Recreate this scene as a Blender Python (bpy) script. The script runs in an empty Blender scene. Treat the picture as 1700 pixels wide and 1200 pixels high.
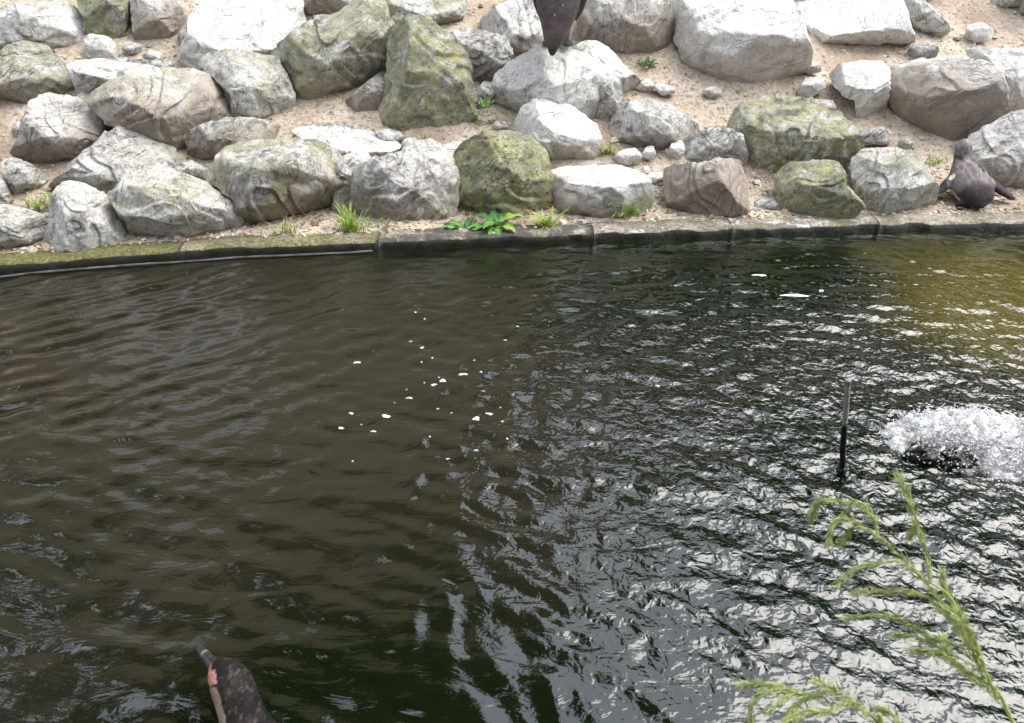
import bpy, bmesh, math, random
import numpy as np
from mathutils import Vector, Matrix, noise as mnoise

# ------------------------------------------------------------------ camera, sky, sun, exposure
sc = bpy.context.scene
C = sc.collection
FPX, CX, CY = 1300.0, 850.0, 600.0          # focal length and centre in photograph pixels
PITCH = math.radians(33.0)
CAM = np.array((0.0, 0.0, 1.5))
cd = bpy.data.cameras.new('camera'); cam = bpy.data.objects.new('camera', cd); C.objects.link(cam)
cam.location = CAM; cam.rotation_euler = (math.radians(90) - PITCH, 0, 0)
cd.sensor_width = 36; cd.lens = 36 * FPX / 1700; cd.clip_start = 0.02; cd.clip_end = 600
cd.dof.use_dof = True; cd.dof.focus_distance = 3.2; cd.dof.aperture_fstop = 8.0
sc.camera = cam

SUN_EL, SUN_AZ = math.radians(58), math.radians(74)      # azimuth from +Y towards +X
world = bpy.data.worlds.new('World'); sc.world = world; world.use_nodes = True
wn = world.node_tree.nodes; wl = world.node_tree.links; wn.clear()
wo = wn.new('ShaderNodeOutputWorld'); wb = wn.new('ShaderNodeBackground')
sky = wn.new('ShaderNodeTexSky'); sky.sky_type = 'NISHITA'; sky.sun_disc = False
sky.sun_elevation = SUN_EL; sky.sun_rotation = SUN_AZ; sky.dust_density = 4.0; sky.air_density = 1.0
hs = wn.new('ShaderNodeHueSaturation'); hs.inputs['Saturation'].default_value = 0.3; hs.inputs['Value'].default_value = 1.0
mxw = wn.new('ShaderNodeMix'); mxw.data_type = 'RGBA'; mxw.inputs['Factor'].default_value = 0.65
mxw.inputs['B'].default_value = (8.3, 9.2, 10.7, 1)      # even cloud cover over the clear sky
wl.new(sky.outputs[0], hs.inputs['Color']); wl.new(hs.outputs[0], mxw.inputs['A'])
wl.new(mxw.outputs['Result'], wb.inputs['Color']); wl.new(wb.outputs[0], wo.inputs[0])
wb.inputs['Strength'].default_value = 0.115

sd = bpy.data.lights.new('sun', 'SUN'); sun = bpy.data.objects.new('sun', sd); C.objects.link(sun)
sd.energy = 1.5; sd.angle = math.radians(50); sd.color = (1.0, 0.94, 0.85)
sv = Vector((math.sin(SUN_AZ) * math.cos(SUN_EL), math.cos(SUN_AZ) * math.cos(SUN_EL), math.sin(SUN_EL)))
sun.location = sv * 30; sun.rotation_euler = (-sv).to_track_quat('-Z', 'Y').to_euler()
vs = sc.view_settings; vs.view_transform = 'Standard'; vs.look = 'None'; vs.exposure = 1.75; vs.gamma = 1.0
vs.use_curve_mapping = False

# ------------------------------------------------------------------ picture geometry helpers
RT = np.array((1.0, 0, 0)); FW = np.array((0, math.cos(PITCH), -math.sin(PITCH))); UP = np.array((0, math.sin(PITCH), math.cos(PITCH)))
def ray(px, py): return FW + RT * ((px - CX) / FPX) + UP * ((CY - py) / FPX)
def at(px, py, zc): return CAM + ray(px, py) * zc
def at_z(px, py, z=0.0):
    r = ray(px, py); return CAM + r * ((z - CAM[2]) / r[2])
def at_y(px, py, y):
    r = ray(px, py); return CAM + r * ((y - CAM[1]) / r[1])

def hashf(ix, iy, iz, seed):
    h = (ix.astype(np.int64) * 374761393 + iy.astype(np.int64) * 668265263 + iz.astype(np.int64) * 2147483647 + seed * 974634777) & 0xffffffff
    h = ((h ^ (h >> 13)) * 1274126177) & 0xffffffff
    h = h ^ (h >> 16)
    return (h & 0xffffff) / float(0xffffff)
def vnoise(p, seed=0):
    p = np.asarray(p, float); i = np.floor(p); f = p - i; u = f * f * f * (f * (f * 6 - 15) + 10); i = i.astype(np.int64)
    r = 0
    for dx in (0, 1):
        for dy in (0, 1):
            for dz in (0, 1):
                w = (u[:, 0] if dx else 1 - u[:, 0]) * (u[:, 1] if dy else 1 - u[:, 1]) * (u[:, 2] if dz else 1 - u[:, 2])
                r = r + w * hashf(i[:, 0] + dx, i[:, 1] + dy, i[:, 2] + dz, seed)
    return r * 2 - 1
def fbm(p, seed=0, o=4, g=0.5):
    a, r, s = 1.0, 0, 0
    for k in range(o):
        r = r + a * vnoise(p * (2.03 ** k) + 17.3 * k, seed + k); s += a; a *= g
    return r / s
def ridged(p, seed=0, o=3):
    a, r, s = 1.0, 0, 0
    for k in range(o):
        r = r + a * (1 - np.abs(vnoise(p * (2.1 ** k) + 9.1 * k, seed + k)) * 2); s += a; a *= .5
    return r / s

def mesh_np(name, v, f, smooth=True):
    me = bpy.data.meshes.new(name); v = np.asarray(v, np.float32); f = np.asarray(f, np.int32)
    me.vertices.add(len(v)); me.vertices.foreach_set('co', v.ravel())
    n, k = f.shape
    me.loops.add(n * k); me.loops.foreach_set('vertex_index', f.ravel())
    me.polygons.add(n); me.polygons.foreach_set('loop_start', np.arange(0, n * k, k, dtype=np.int32))
    try: me.polygons.foreach_set('loop_total', np.full(n, k, np.int32))
    except Exception: pass
    me.polygons.foreach_set('use_smooth', np.full(n, smooth)); me.update(calc_edges=True); me.validate()
    return me
def add(name, me, mat=None, parent=None, loc=(0, 0, 0)):
    o = bpy.data.objects.new(name, me); C.objects.link(o); o.location = loc
    if mat and me is not None and len(me.materials) == 0: me.materials.append(mat)
    if parent: o.parent = parent
    return o
def tag(o, label=None, cat=None, group=None, kind=None):
    if label: o['label'] = label
    if cat: o['category'] = cat
    if group: o['group'] = group
    if kind: o['kind'] = kind
    return o
def empty(name, loc=(0, 0, 0)):
    o = bpy.data.objects.new(name, None); C.objects.link(o); o.location = loc; o.empty_display_size = .05
    return o

# ------------------------------------------------------------------ materials
class NT:
    def __init__(s, name):
        s.m = bpy.data.materials.new(name); s.m.use_nodes = True; s.t = s.m.node_tree; s.n = s.t.nodes
        s.b = s.n['Principled BSDF']; s.out = s.n['Material Output']
    def new(s, t, **k):
        n = s.n.new(t)
        for a, b in k.items():
            if a.startswith('_'): setattr(n, a[1:], b)
            else: n.inputs[a.replace('__', ' ')].default_value = b
        return n
    def l(s, a, b): s.t.links.new(a, b)
    def noise(s, co, scale, detail=4, rough=.55, dist=0.0):
        n = s.new('ShaderNodeTexNoise', Scale=scale, Detail=detail, Roughness=rough, Distortion=dist); s.l(co, n.inputs['Vector']); return n.outputs['Fac']
    def ramp(s, f, *stops):
        r = s.new('ShaderNodeValToRGB'); e = r.color_ramp.elements
        while len(e) < len(stops): e.new(0.5)
        for i, (p, c) in enumerate(stops):
            e[i].position = p; e[i].color = (c, c, c, 1) if not isinstance(c, tuple) else (*c, 1)
        s.l(f, r.inputs[0]); return r.outputs[0]
    def mix(s, f, a, b, mode='MIX'):
        m = s.new('ShaderNodeMix', _data_type='RGBA', _blend_type=mode)
        for v, k in ((f, 'Factor'), (a, 'A'), (b, 'B')):
            if isinstance(v, (int, float)): m.inputs[k].default_value = v
            elif isinstance(v, tuple): m.inputs[k].default_value = (*v, 1)
            else: s.l(v, m.inputs[k])
        return m.outputs['Result']
    def math(s, op, a, b=0.0, c=None):
        m = s.new('ShaderNodeMath', _operation=op)
        for i, v in enumerate((a, b) if c is None else (a, b, c)):
            if isinstance(v, (int, float)): m.inputs[i].default_value = v
            else: s.l(v, m.inputs[i])
        return m.outputs[0]
    def sep(s, v):
        x = s.new('ShaderNodeSeparateXYZ'); s.l(v, x.inputs[0]); return x.outputs
    def bump(s, h, strength, dist, prev=None):
        b = s.new('ShaderNodeBump', Strength=strength, Distance=dist); s.l(h, b.inputs['Height'])
        if prev is not None: s.l(prev, b.inputs['Normal'])
        return b.outputs[0]
    def co(s, kind='Object'):
        t = s.new('ShaderNodeTexCoord'); return t.outputs[kind]

def mat_rock():
    t = NT('limestone'); oi = t.new('ShaderNodeObjectInfo'); co0 = t.co()
    off = t.new('ShaderNodeVectorMath', _operation='MULTIPLY_ADD'); rv = t.new('ShaderNodeCombineXYZ')
    t.l(oi.outputs['Random'], rv.inputs[0]); t.l(oi.outputs['Random'], rv.inputs[1]); t.l(oi.outputs['Random'], rv.inputs[2])
    t.l(rv.outputs[0], off.inputs[0]); off.inputs[1].default_value = (37, 53, 71); t.l(co0, off.inputs[2]); co = off.outputs[0]
    par = t.sep(oi.outputs['Color']); moss_a, brown_a, pale_a = par[0], par[1], par[2]
    # warped coordinates and a tilted bedding direction that differs from rock to rock
    wn_ = t.new('ShaderNodeTexNoise', Scale=6.0, Detail=3.0); t.l(co, wn_.inputs['Vector'])
    wa = t.new('ShaderNodeVectorMath', _operation='MULTIPLY_ADD'); t.l(wn_.outputs['Color'], wa.inputs[0]); wa.inputs[1].default_value = (.12,) * 3; t.l(co, wa.inputs[2])
    rot = t.new('ShaderNodeVectorRotate', _rotation_type='EULER_XYZ'); t.l(wa.outputs[0], rot.inputs['Vector'])
    ra = t.new('ShaderNodeVectorMath', _operation='MULTIPLY'); t.l(rv.outputs[0], ra.inputs[0]); ra.inputs[1].default_value = (1.2, 1.6, 3.0); t.l(ra.outputs[0], rot.inputs['Rotation'])
    st = t.new('ShaderNodeVectorMath', _operation='MULTIPLY'); t.l(rot.outputs[0], st.inputs[0]); st.inputs[1].default_value = (3, 3, 16)
    strat = t.noise(st.outputs[0], 2.2, 6, .62)
    big = t.noise(co, 4.5, 5, .6, .5); mid = t.noise(wa.outputs[0], 22, 8, .74, .2); fine = t.noise(co, 95, 6, .75)
    chv = t.new('ShaderNodeTexVoronoi', Scale=13.0); t.l(wa.outputs[0], chv.inputs['Vector']); chip = chv.outputs['Distance']
    c = t.mix(t.ramp(big, (.34, 0.0), (.66, 1.0)), (.31, .295, .268), (.49, .468, .42))
    c = t.mix(t.ramp(strat, (.42, 0.0), (.50, .75), (.56, 0.0)), c, (.62, .61, .58))
    c = t.mix(t.ramp(mid, (.43, .95), (.505, 0.0)), c, (.165, .16, .15))
    c = t.mix(t.ramp(mid, (.54, 0.0), (.64, .6)), c, (.62, .61, .585))
    c = t.mix(t.ramp(fine, (.40, .7), (.475, 0.0)), c, (.15, .14, .12))
    # veins and open seams follow the bedding
    vn = t.noise(wa.outputs[0], 5.5, 3, .5, 1.2)
    vmask = t.math('MULTIPLY', t.ramp(vn, (.485, 0.0), (.5, 1.0), (.515, 0.0)), t.ramp(t.noise(co, 8, 2), (.48, 0.0), (.60, .85)))
    c = t.mix(vmask, c, (.72, .71, .68))
    sn = t.noise(st.outputs[0], .75, 3, .55, .6)
    crack = t.math('MULTIPLY', t.ramp(sn, (.487, 0.0), (.5, 1.0), (.513, 0.0)), t.ramp(t.noise(co, 5, 4), (.47, 0.0), (.56, 1.0)))
    c = t.mix(t.math('MULTIPLY', crack, .85), c, (.08, .072, .062))
    # pale weathered crust
    pm = t.math('MULTIPLY', t.ramp(t.math('ADD', t.noise(co, 7, 6, .68, .7), t.math('MULTIPLY', pale_a, .32)), (.56, 0.0), (.66, 1.0)), t.math('MULTIPLY', t.math('MULTIPLY', pale_a, .9), t.ramp(fine, (.40, .45), (.5, 1.0))))
    c = t.mix(pm, c, (.81, .79, .745))
    # soil film, with shade of the lower faces painted into it
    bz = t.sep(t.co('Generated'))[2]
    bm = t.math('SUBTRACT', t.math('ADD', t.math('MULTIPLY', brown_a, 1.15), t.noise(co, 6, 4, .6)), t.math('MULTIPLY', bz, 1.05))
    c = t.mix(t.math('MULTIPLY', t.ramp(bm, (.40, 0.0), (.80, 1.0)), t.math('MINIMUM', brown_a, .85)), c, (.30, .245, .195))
    # moss and lichen
    mn = t.math('ADD', t.noise(co, 5.5, 7, .68, .4), t.math('MULTIPLY', moss_a, .33))
    ms = t.math('MULTIPLY', t.math('MULTIPLY', t.ramp(mn, (.63, 0.0), (.74, 1.0)), t.ramp(mid, (.40, .35), (.52, 1.0))), t.math('MINIMUM', moss_a, .9))
    mc = t.mix(t.ramp(t.noise(co, 14, 5, .65), (.42, 0.0), (.62, 1.0)), (.17, .18, .08), (.34, .31, .10))
    mc = t.mix(t.ramp(t.noise(co, 34, 3), (.52, 0.0), (.6, .6)), mc, (.20, .195, .15))
    c = t.mix(ms, c, mc)
    c = t.mix(t.math('MULTIPLY', t.ramp(t.noise(co, 30, 6, .75), (.55, 0.0), (.62, .45)), moss_a), c, (.50, .49, .43))
    c = t.mix(t.math('MULTIPLY', t.ramp(t.noise(co, 48, 5, .75), (.38, .8), (.44, 0.0)), moss_a), c, (.07, .065, .04))
    t.l(c, t.b.inputs['Base Color']); t.b.inputs['Roughness'].default_value = .88; t.b.inputs['Specular IOR Level'].default_value = .25
    h = t.math('ADD', t.math('ADD', t.math('MULTIPLY', mid, .8), t.math('MULTIPLY', chip, .8)), t.math('MULTIPLY', strat, .35))
    h = t.math('SUBTRACT', h, t.math('MULTIPLY', crack, .35))
    n1 = t.bump(h, 1.0, .024); n2 = t.bump(fine, .7, .007, n1); t.l(n2, t.b.inputs['Normal'])
    return t.m

def mat_sand():
    t = NT('sandy_soil'); co = t.co()
    a = t.noise(co, 3, 5, .6); b = t.noise(co, 45, 5, .7); d = t.noise(co, 190, 3, .6)
    c = t.mix(t.ramp(a, (.35, 0.0), (.65, 1.0)), (.45, .36, .275), (.62, .52, .41))
    c = t.mix(t.ramp(b, (.36, .8), (.52, 0.0)), c, (.24, .17, .115)); c = t.mix(t.ramp(d, (.56, 0.0), (.68, .7)), c, (.66, .60, .52))
    vo = t.new('ShaderNodeTexVoronoi', Scale=70.0); t.l(co, vo.inputs['Vector'])
    c = t.mix(t.ramp(t.sep(vo.outputs['Color'])[0], (.78, 0.0), (.86, .55)), c, (.30, .27, .24))
    c = t.mix(t.ramp(t.noise(co, 1.3, 5, .6, .5), (.46, 0.0), (.62, .65)), c, (.27, .195, .14))
    t.l(c, t.b.inputs['Base Color']); t.b.inputs['Roughness'].default_value = .95; t.b.inputs['Specular IOR Level'].default_value = .15
    t.l(t.bump(d, .6, .006, t.bump(b, .8, .02)), t.b.inputs['Normal']); return t.m

def mat_vcol(name, rough=.8, bump=0.0, sscale=60, spec=.3, trans=0.0, var=.3):
    t = NT(name); a = t.new('ShaderNodeAttribute', _attribute_name='col'); co = t.co()
    n = t.noise(co, sscale, 4, .65)
    c = t.mix(var, a.outputs['Color'], t.mix(1.0, a.outputs['Color'], t.ramp(n, (.3, .25), (.7, 1.6)), 'MULTIPLY'))
    t.l(c, t.b.inputs['Base Color']); t.b.inputs['Roughness'].default_value = rough; t.b.inputs['Specular IOR Level'].default_value = spec
    if bump: t.l(t.bump(n, .6, bump), t.b.inputs['Normal'])
    if trans:
        tr = t.new('ShaderNodeBsdfTranslucent'); t.l(c, tr.inputs['Color']); mx = t.new('ShaderNodeMixShader', Fac=trans)
        t.l(t.b.outputs[0], mx.inputs[1]); t.l(tr.outputs[0], mx.inputs[2]); t.l(mx.outputs[0], t.out.inputs[0])
    return t.m
def mat_plain(name, c1, c2, scale=8, rough=.8, bump=.01, spec=.3, stretch=None, metal=0.0):
    t = NT(name); co = t.co()
    if stretch:
        m = t.new('ShaderNodeVectorMath', _operation='MULTIPLY'); t.l(co, m.inputs[0]); m.inputs[1].default_value = stretch; co = m.outputs[0]
    n = t.noise(co, scale, 6, .65, .3)
    t.l(t.mix(t.ramp(n, (.35, 0.0), (.65, 1.0)), c1, c2), t.b.inputs['Base Color']); t.b.inputs['Roughness'].default_value = rough
    t.b.inputs['Specular IOR Level'].default_value = spec; t.b.inputs['Metallic'].default_value = metal
    if bump: t.l(t.bump(n, .7, bump), t.b.inputs['Normal'])
    return t.m

SPL = at_z(1590, 745)                        # where the aerator breaks the surface
def mat_water():
    t = NT('pond_water'); geo = t.new('ShaderNodeNewGeometry'); p = geo.outputs['Position']
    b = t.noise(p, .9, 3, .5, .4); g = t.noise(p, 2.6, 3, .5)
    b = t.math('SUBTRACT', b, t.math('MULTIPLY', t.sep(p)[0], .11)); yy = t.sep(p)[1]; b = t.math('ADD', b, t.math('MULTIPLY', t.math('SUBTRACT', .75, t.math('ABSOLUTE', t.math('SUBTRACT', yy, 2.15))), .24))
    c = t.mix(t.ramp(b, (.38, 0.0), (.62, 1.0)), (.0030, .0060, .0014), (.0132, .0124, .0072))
    # olive reflection painted into the water colour at the far right
    sh = t.new('ShaderNodeVectorMath', _operation='DISTANCE'); t.l(p, sh.inputs[0]); q = at_z(1720, 505); sh.inputs[1].default_value = tuple(q)
    olive_m = t.math('MULTIPLY', t.ramp(t.math('ADD', sh.outputs['Value'], t.math('MULTIPLY', g, .5)), (.55, 1.0), (1.15, 0.0)), 1.0)
    c = t.mix(olive_m, c, (.058, .048, .010))
    t.l(c, t.b.inputs['Base Color']); t.b.inputs['Roughness'].default_value = .02; t.b.inputs['IOR'].default_value = 1.56
    dn = t.new('ShaderNodeVectorMath', _operation='DISTANCE'); t.l(p, dn.inputs[0]); dn.inputs[1].default_value = tuple(SPL)
    near = t.ramp(t.math('MULTIPLY', dn.outputs['Value'], .4), (.08, 1.0), (.36, .65), (.66, .08))
    ch = t.noise(p, 48, 1, .5, .6); ch2 = t.noise(p, 120, 2, .5, .5)
    n1 = t.bump(t.math('MULTIPLY', t.math('ADD', ch, t.math('MULTIPLY', ch2, .12)), near), 1.0, .0052)
    st = t.new('ShaderNodeVectorMath', _operation='MULTIPLY'); t.l(p, st.inputs[0]); st.inputs[1].default_value = (6, 15, 1)
    n2 = t.bump(t.noise(st.outputs[0], 1.0, 4, .55, .8), 1.0, .0042, n1)
    t.l(n2, t.b.inputs['Normal']); return t.m

M = {}
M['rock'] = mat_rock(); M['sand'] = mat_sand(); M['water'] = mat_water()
M['chips'] = mat_vcol('litter', .9, .002, 120); M['leaf'] = mat_vcol('leaf', .5, .002, 90, .35, .3, .35)
M['plume'] = mat_vcol('plume', .7, 0, 150, .2, .35, .3)
M['feather'] = mat_vcol('feather', .62, .004, 160, .12, 0, .45)
M['beak'] = mat_plain('beak', (.012, .012, .013), (.045, .043, .043), 60, .4, .001)
M['wet'] = mat_plain('wet_algae_face', (.010, .011, .008), (.035, .034, .024), 14, .35, .012, .4)
M['timber'] = mat_plain('brown_timber', (.36, .285, .205), (.47, .385, .29), 3, .85, .02, .2, (6, 6, .6))
M['thatch'] = mat_plain('grey_thatch', (.30, .26, .21), (.42, .37, .31), 5, .95, .03, .1, (6, 1, 1))
M['bark'] = mat_plain('bark', (.06, .045, .032), (.13, .10, .075), 9, .95, .03, .1, (3, 3, .6))
M['pole_grey'] = mat_plain('weathered_pole', (.13, .125, .12), (.30, .29, .28), 40, .7, .002)
M['pole_black'] = mat_plain('wet_black_pole', (.006, .006, .006), (.016, .016, .015), 30, .3, .002)
M['rubber'] = mat_plain('algae_rubber', (.004, .006, .003), (.014, .022, .009), 22, .3, .008)
M['strip'] = mat_plain('liner_edge', (.04, .038, .038), (.14, .135, .135), 12, .6, .003)
M['glass'] = mat_plain('window_glass', (.02, .022, .024), (.03, .033, .036), 2, .08, 0, .5)
def mat_kerb():
    t = NT('kerb_concrete'); oi = t.new('ShaderNodeObjectInfo'); geo = t.new('ShaderNodeNewGeometry'); p = geo.outputs['Position']
    par = t.sep(oi.outputs['Color']); n = t.noise(p, 9, 6, .7, .4); f = t.noise(p, 60, 4, .7)
    c = t.mix(t.ramp(n, (.35, 0.0), (.65, 1.0)), (.20, .165, .125), (.42, .36, .29)); c = t.mix(t.ramp(f, (.42, .85), (.52, 0.0)), c, (.09, .078, .06)); c = t.mix(t.ramp(t.noise(p, 3.2, 6, .7), (.48, 0.0), (.6, .8)), c, (.085, .08, .055))
    c = t.mix(t.math('MULTIPLY', t.ramp(t.noise(p, 11, 5, .7), (.58, 0.0), (.64, .8)), par[1]), c, (.66, .64, .62))
    mm = t.ramp(t.math('ADD', t.noise(p, 5, 6, .7), t.math('MULTIPLY', par[0], .38)), (.56, 0.0), (.74, 1.0))
    c = t.mix(mm, c, t.mix(t.ramp(f, (.4, 0.0), (.6, 1.0)), (.06, .058, .014), (.19, .18, .04)))
    c = t.mix(t.math('MULTIPLY', t.ramp(t.noise(p, 7, 5, .7), (.40, 0.0), (.5, 1.0)), par[2]), c, (.035, .035, .03))
    t.l(c, t.b.inputs['Base Color']); t.b.inputs['Roughness'].default_value = .8
    t.l(t.bump(f, .7, .006, t.bump(n, .8, .02)), t.b.inputs['Normal']); return t.m
M['kerb'] = mat_kerb()
def mat_froth():
    t = NT('froth'); geo = t.new('ShaderNodeNewGeometry'); a = t.new('ShaderNodeAttribute', _attribute_name='col')
    t.l(a.outputs['Color'], t.b.inputs['Base Color']); t.b.inputs['Roughness'].default_value = .12; t.b.inputs['IOR'].default_value = 1.45
    n = t.noise(geo.outputs['Position'], 70, 4, .65, 1.0); t.l(t.bump(n, 1.0, .02), t.b.inputs['Normal']); return t.m
M['froth'] = mat_froth()

def set_col(me, cols):
    a = me.color_attributes.new('col', 'FLOAT_COLOR', 'POINT'); cols = np.asarray(cols, np.float32)
    if cols.shape[1] == 3: cols = np.concatenate([cols, np.ones((len(cols), 1), np.float32)], 1)
    a.data.foreach_set('color', cols.ravel())

# ------------------------------------------------------------------ terrain, pond edge, water
EDGE_PX = [(-250, 486), (0, 459), (200, 441), (400, 427), (600, 418), (800, 411), (1000, 404), (1200, 396), (1400, 389), (1550, 386), (1700, 385), (1950, 386)]
EDGE = np.array([at_z(*p) for p in EDGE_PX])
def edge_y(x):
    x = np.asarray(x, float); y = np.interp(x, EDGE[:, 0], EDGE[:, 1])
    y = np.where(x < EDGE[0, 0], EDGE[0, 1] + (x - EDGE[0, 0]) * .35, y)
    return y
KW = 0.10                                     # kerb width
def sstep(a, b, x):
    t = np.clip((x - a) / (b - a), 0, 1); return t * t * (3 - 2 * t)
def terrain(x, y):
    x = np.asarray(x, float); y = np.asarray(y, float)
    s = y - edge_y(x) - KW
    p = np.stack([x, y, np.zeros_like(x)], -1).reshape(-1, 3)
    n1 = fbm(p * 1.6, 5, 3).reshape(x.shape); n2 = fbm(p * 7, 9, 3).reshape(x.shape); n3 = fbm(p * 28, 19, 2).reshape(x.shape)
    slope = .53 - .10 * sstep(.4, 1.8, x)
    top = 4.6 - 2.6 * sstep(-.5, 2.2, x)      # how far back the bank climbs
    s2 = np.maximum(s - .20, 0); s3 = np.where(s2 < top, s2, top + (1 - np.exp(-(s2 - top) / .8)) * .8)
    z = .042 + .10 * np.clip(s, 0, .2) + slope * (s3 - .12 * (1 - np.exp(-s3 / .12)))
    z = z + sstep(.0, .5, s) * (.05 * n1 + .02 * n2) + sstep(-.02, .08, s) * .006 * n3
    z = np.where(s < -.01, -.55, z)
    nearbank = .10 + .03 * n1 + .01 * n2
    z = np.where(y < .42, nearbank, z)
    side = (np.abs(x) > 6.5) & (s < .0); z = np.where(side, .12 + .03 * n1, z)
    return z
def hit(px, py, off=0.0):
    r = ray(px, py); t = np.linspace(1.0, 12, 1600); P = CAM + t[:, None] * r
    below = P[:, 2] < terrain(P[:, 0], P[:, 1]) + off * sstep(.25, .5, P[:, 1] - edge_y(P[:, 0]) - KW); below &= (P[:, 1] > .6)
    i = int(np.argmax(below)) if below.any() else len(t) - 1
    return P[i], t[i]

def axis(segs):
    out = []
    for a, b, st in segs: out += list(np.arange(a, b - 1e-6, st))
    return np.array(out + [segs[-1][1]])
def grid_mesh(name, xs, ys, fn):
    X, Y = np.meshgrid(xs, ys); Z = fn(X, Y); n, m = X.shape
    v = np.stack([X, Y, Z], -1).reshape(-1, 3); i = np.arange(n * m).reshape(n, m)
    f = np.stack([i[:-1, :-1], i[:-1, 1:], i[1:, 1:], i[1:, :-1]], -1).reshape(-1, 4)
    return mesh_np(name, v, f)
xs = axis([(-120, -20, 10), (-20, -6, 1), (-6, -3.4, .12), (-3.4, 3.6, .022), (3.6, 7, .12), (7, 20, 1), (20, 120, 10)])
# rows follow the pond edge so the kerb always covers the step
X = np.tile(xs, (1, 1)); ss = axis([(-120, -20, 10), (-20, -6, 1), (-6, -.2, .15), (-.2, -.011, .05)])
ss = np.concatenate([ss[:-1], [-.012, -.008], axis([(0, 2.2, .02), (2.2, 6, .1), (6, 20, 1), (20, 160, 10)])])
XX, SS = np.meshgrid(xs, ss); YY = SS + edge_y(np.clip(XX, -7, 7)) + KW
v = np.stack([XX, YY, terrain(XX, YY)], -1).reshape(-1, 3); idx = np.arange(XX.size).reshape(XX.shape)
f = np.stack([idx[:-1, :-1], idx[:-1, 1:], idx[1:, 1:], idx[1:, :-1]], -1).reshape(-1, 4)
ground = tag(add('ground', mesh_np('ground', v, f), M['sand']), kind='structure')

def water_h(x, y):
    p = np.stack([x, y, np.zeros_like(x)], -1).reshape(-1, 3); sh = x.shape
    w1 = fbm(p * 2.0, 31, 2).reshape(sh); w2 = fbm(p * 5.0, 37, 2).reshape(sh)
    h = np.zeros_like(x); rs = np.random.RandomState(4)
    for (sx, sy, amp, rad, k0, k1, nn, jit) in ((SPL[0], SPL[1], .0033, 1.75, 40, 95, 18, .28), (-.55, .95, .0012, .7, 40, 80, 4, .1)):
        r = np.hypot(x - sx, y - sy)
        for j in range(nn):
            k = rs.uniform(k0, k1); ph = rs.uniform(0, 6.28); ox, oy = rs.normal(0, jit, 2); a1, a2 = rs.uniform(-1, 1, 2)
            rr = np.hypot(x - sx - ox, y - sy - oy) + .12 * (w1 * a1 + w2 * a2 * .5)
            am = np.clip(.5 + 1.1 * np.sin(7 * w1 * a2 + 5 * w2 * a1 + ph * 3), 0, 1.5)
            h += amp * (34 / k) * np.exp(-(r / rad) ** 2) * np.sin(k * rr + ph) * am / math.sqrt(nn) * 1.5
    for (cx_, cy_, rx_, ry_, ang, spr, amp, k0, k1, nn) in ((-1.7, 2.5, 1.1, .9, 122, 12, .0052, 34, 74, 9), (-.3, 1.5, 1.3, .9, 66, 16, .0032, 38, 84, 10), (.3, 2.9, 2.6, .5, 90, 9, .0016, 55, 110, 8)):
        en = np.exp(-((x - cx_) / rx_) ** 2 - ((y - cy_) / ry_) ** 2)
        for j in range(nn):
            k = rs.uniform(k0, k1); a_ = math.radians(rs.normal(ang, spr)); ph = rs.uniform(0, 6.28); a1, a2 = rs.uniform(-1, 1, 2)
            am = np.clip(.4 + 1.1 * np.sin(6 * w1 * a1 + 8 * w2 * a2 + ph * 2), 0, 1.5)
            h += amp * (34 / k) * en * am * np.sin(k * (x * math.cos(a_) + y * math.sin(a_) + .09 * w1 * a2 + .05 * w2 * a1) + ph) / math.sqrt(nn) * 1.5
    q = p * np.array((3.2, 6.5, 1)); h += .0065 * fbm(q, 41, 3).reshape(sh)
    q = p * np.array((7.5, 17, 1)); h += .0024 * fbm(q + 3, 47, 2).reshape(sh)
    r = np.hypot(x - SPL[0], (y - SPL[1]) * .9); env = np.exp(-(r / 1.05) ** 2) * (.75 + .5 * w2)
    h += .0043 * env * fbm(p * 40 + .5 * w2.reshape(-1, 1), 53, 2, .4).reshape(sh)
    return h
wx = axis([(-6.5, -2.4, .1), (-2.4, 2.9, .0056), (2.9, 6.5, .1)]); wy = axis([(.3, .85, .05), (.85, 3.65, .0052), (3.65, 4.4, .05)])
X, Y = np.meshgrid(wx, wy); Z = water_h(X, Y)
keep = Y < edge_y(X) + .03
idx = np.arange(X.size).reshape(X.shape); v = np.stack([X, Y, Z], -1).reshape(-1, 3)
fk = keep[:-1, :-1] | keep[1:, 1:]
f = np.stack([idx[:-1, :-1], idx[:-1, 1:], idx[1:, 1:], idx[1:, :-1]], -1)[fk]
used = np.unique(f); remap = np.zeros(X.size, int); remap[used] = np.arange(len(used))
tag(add('pond_water', mesh_np('pond_water', v[used], remap[f]), M['water']), kind='structure')

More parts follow.
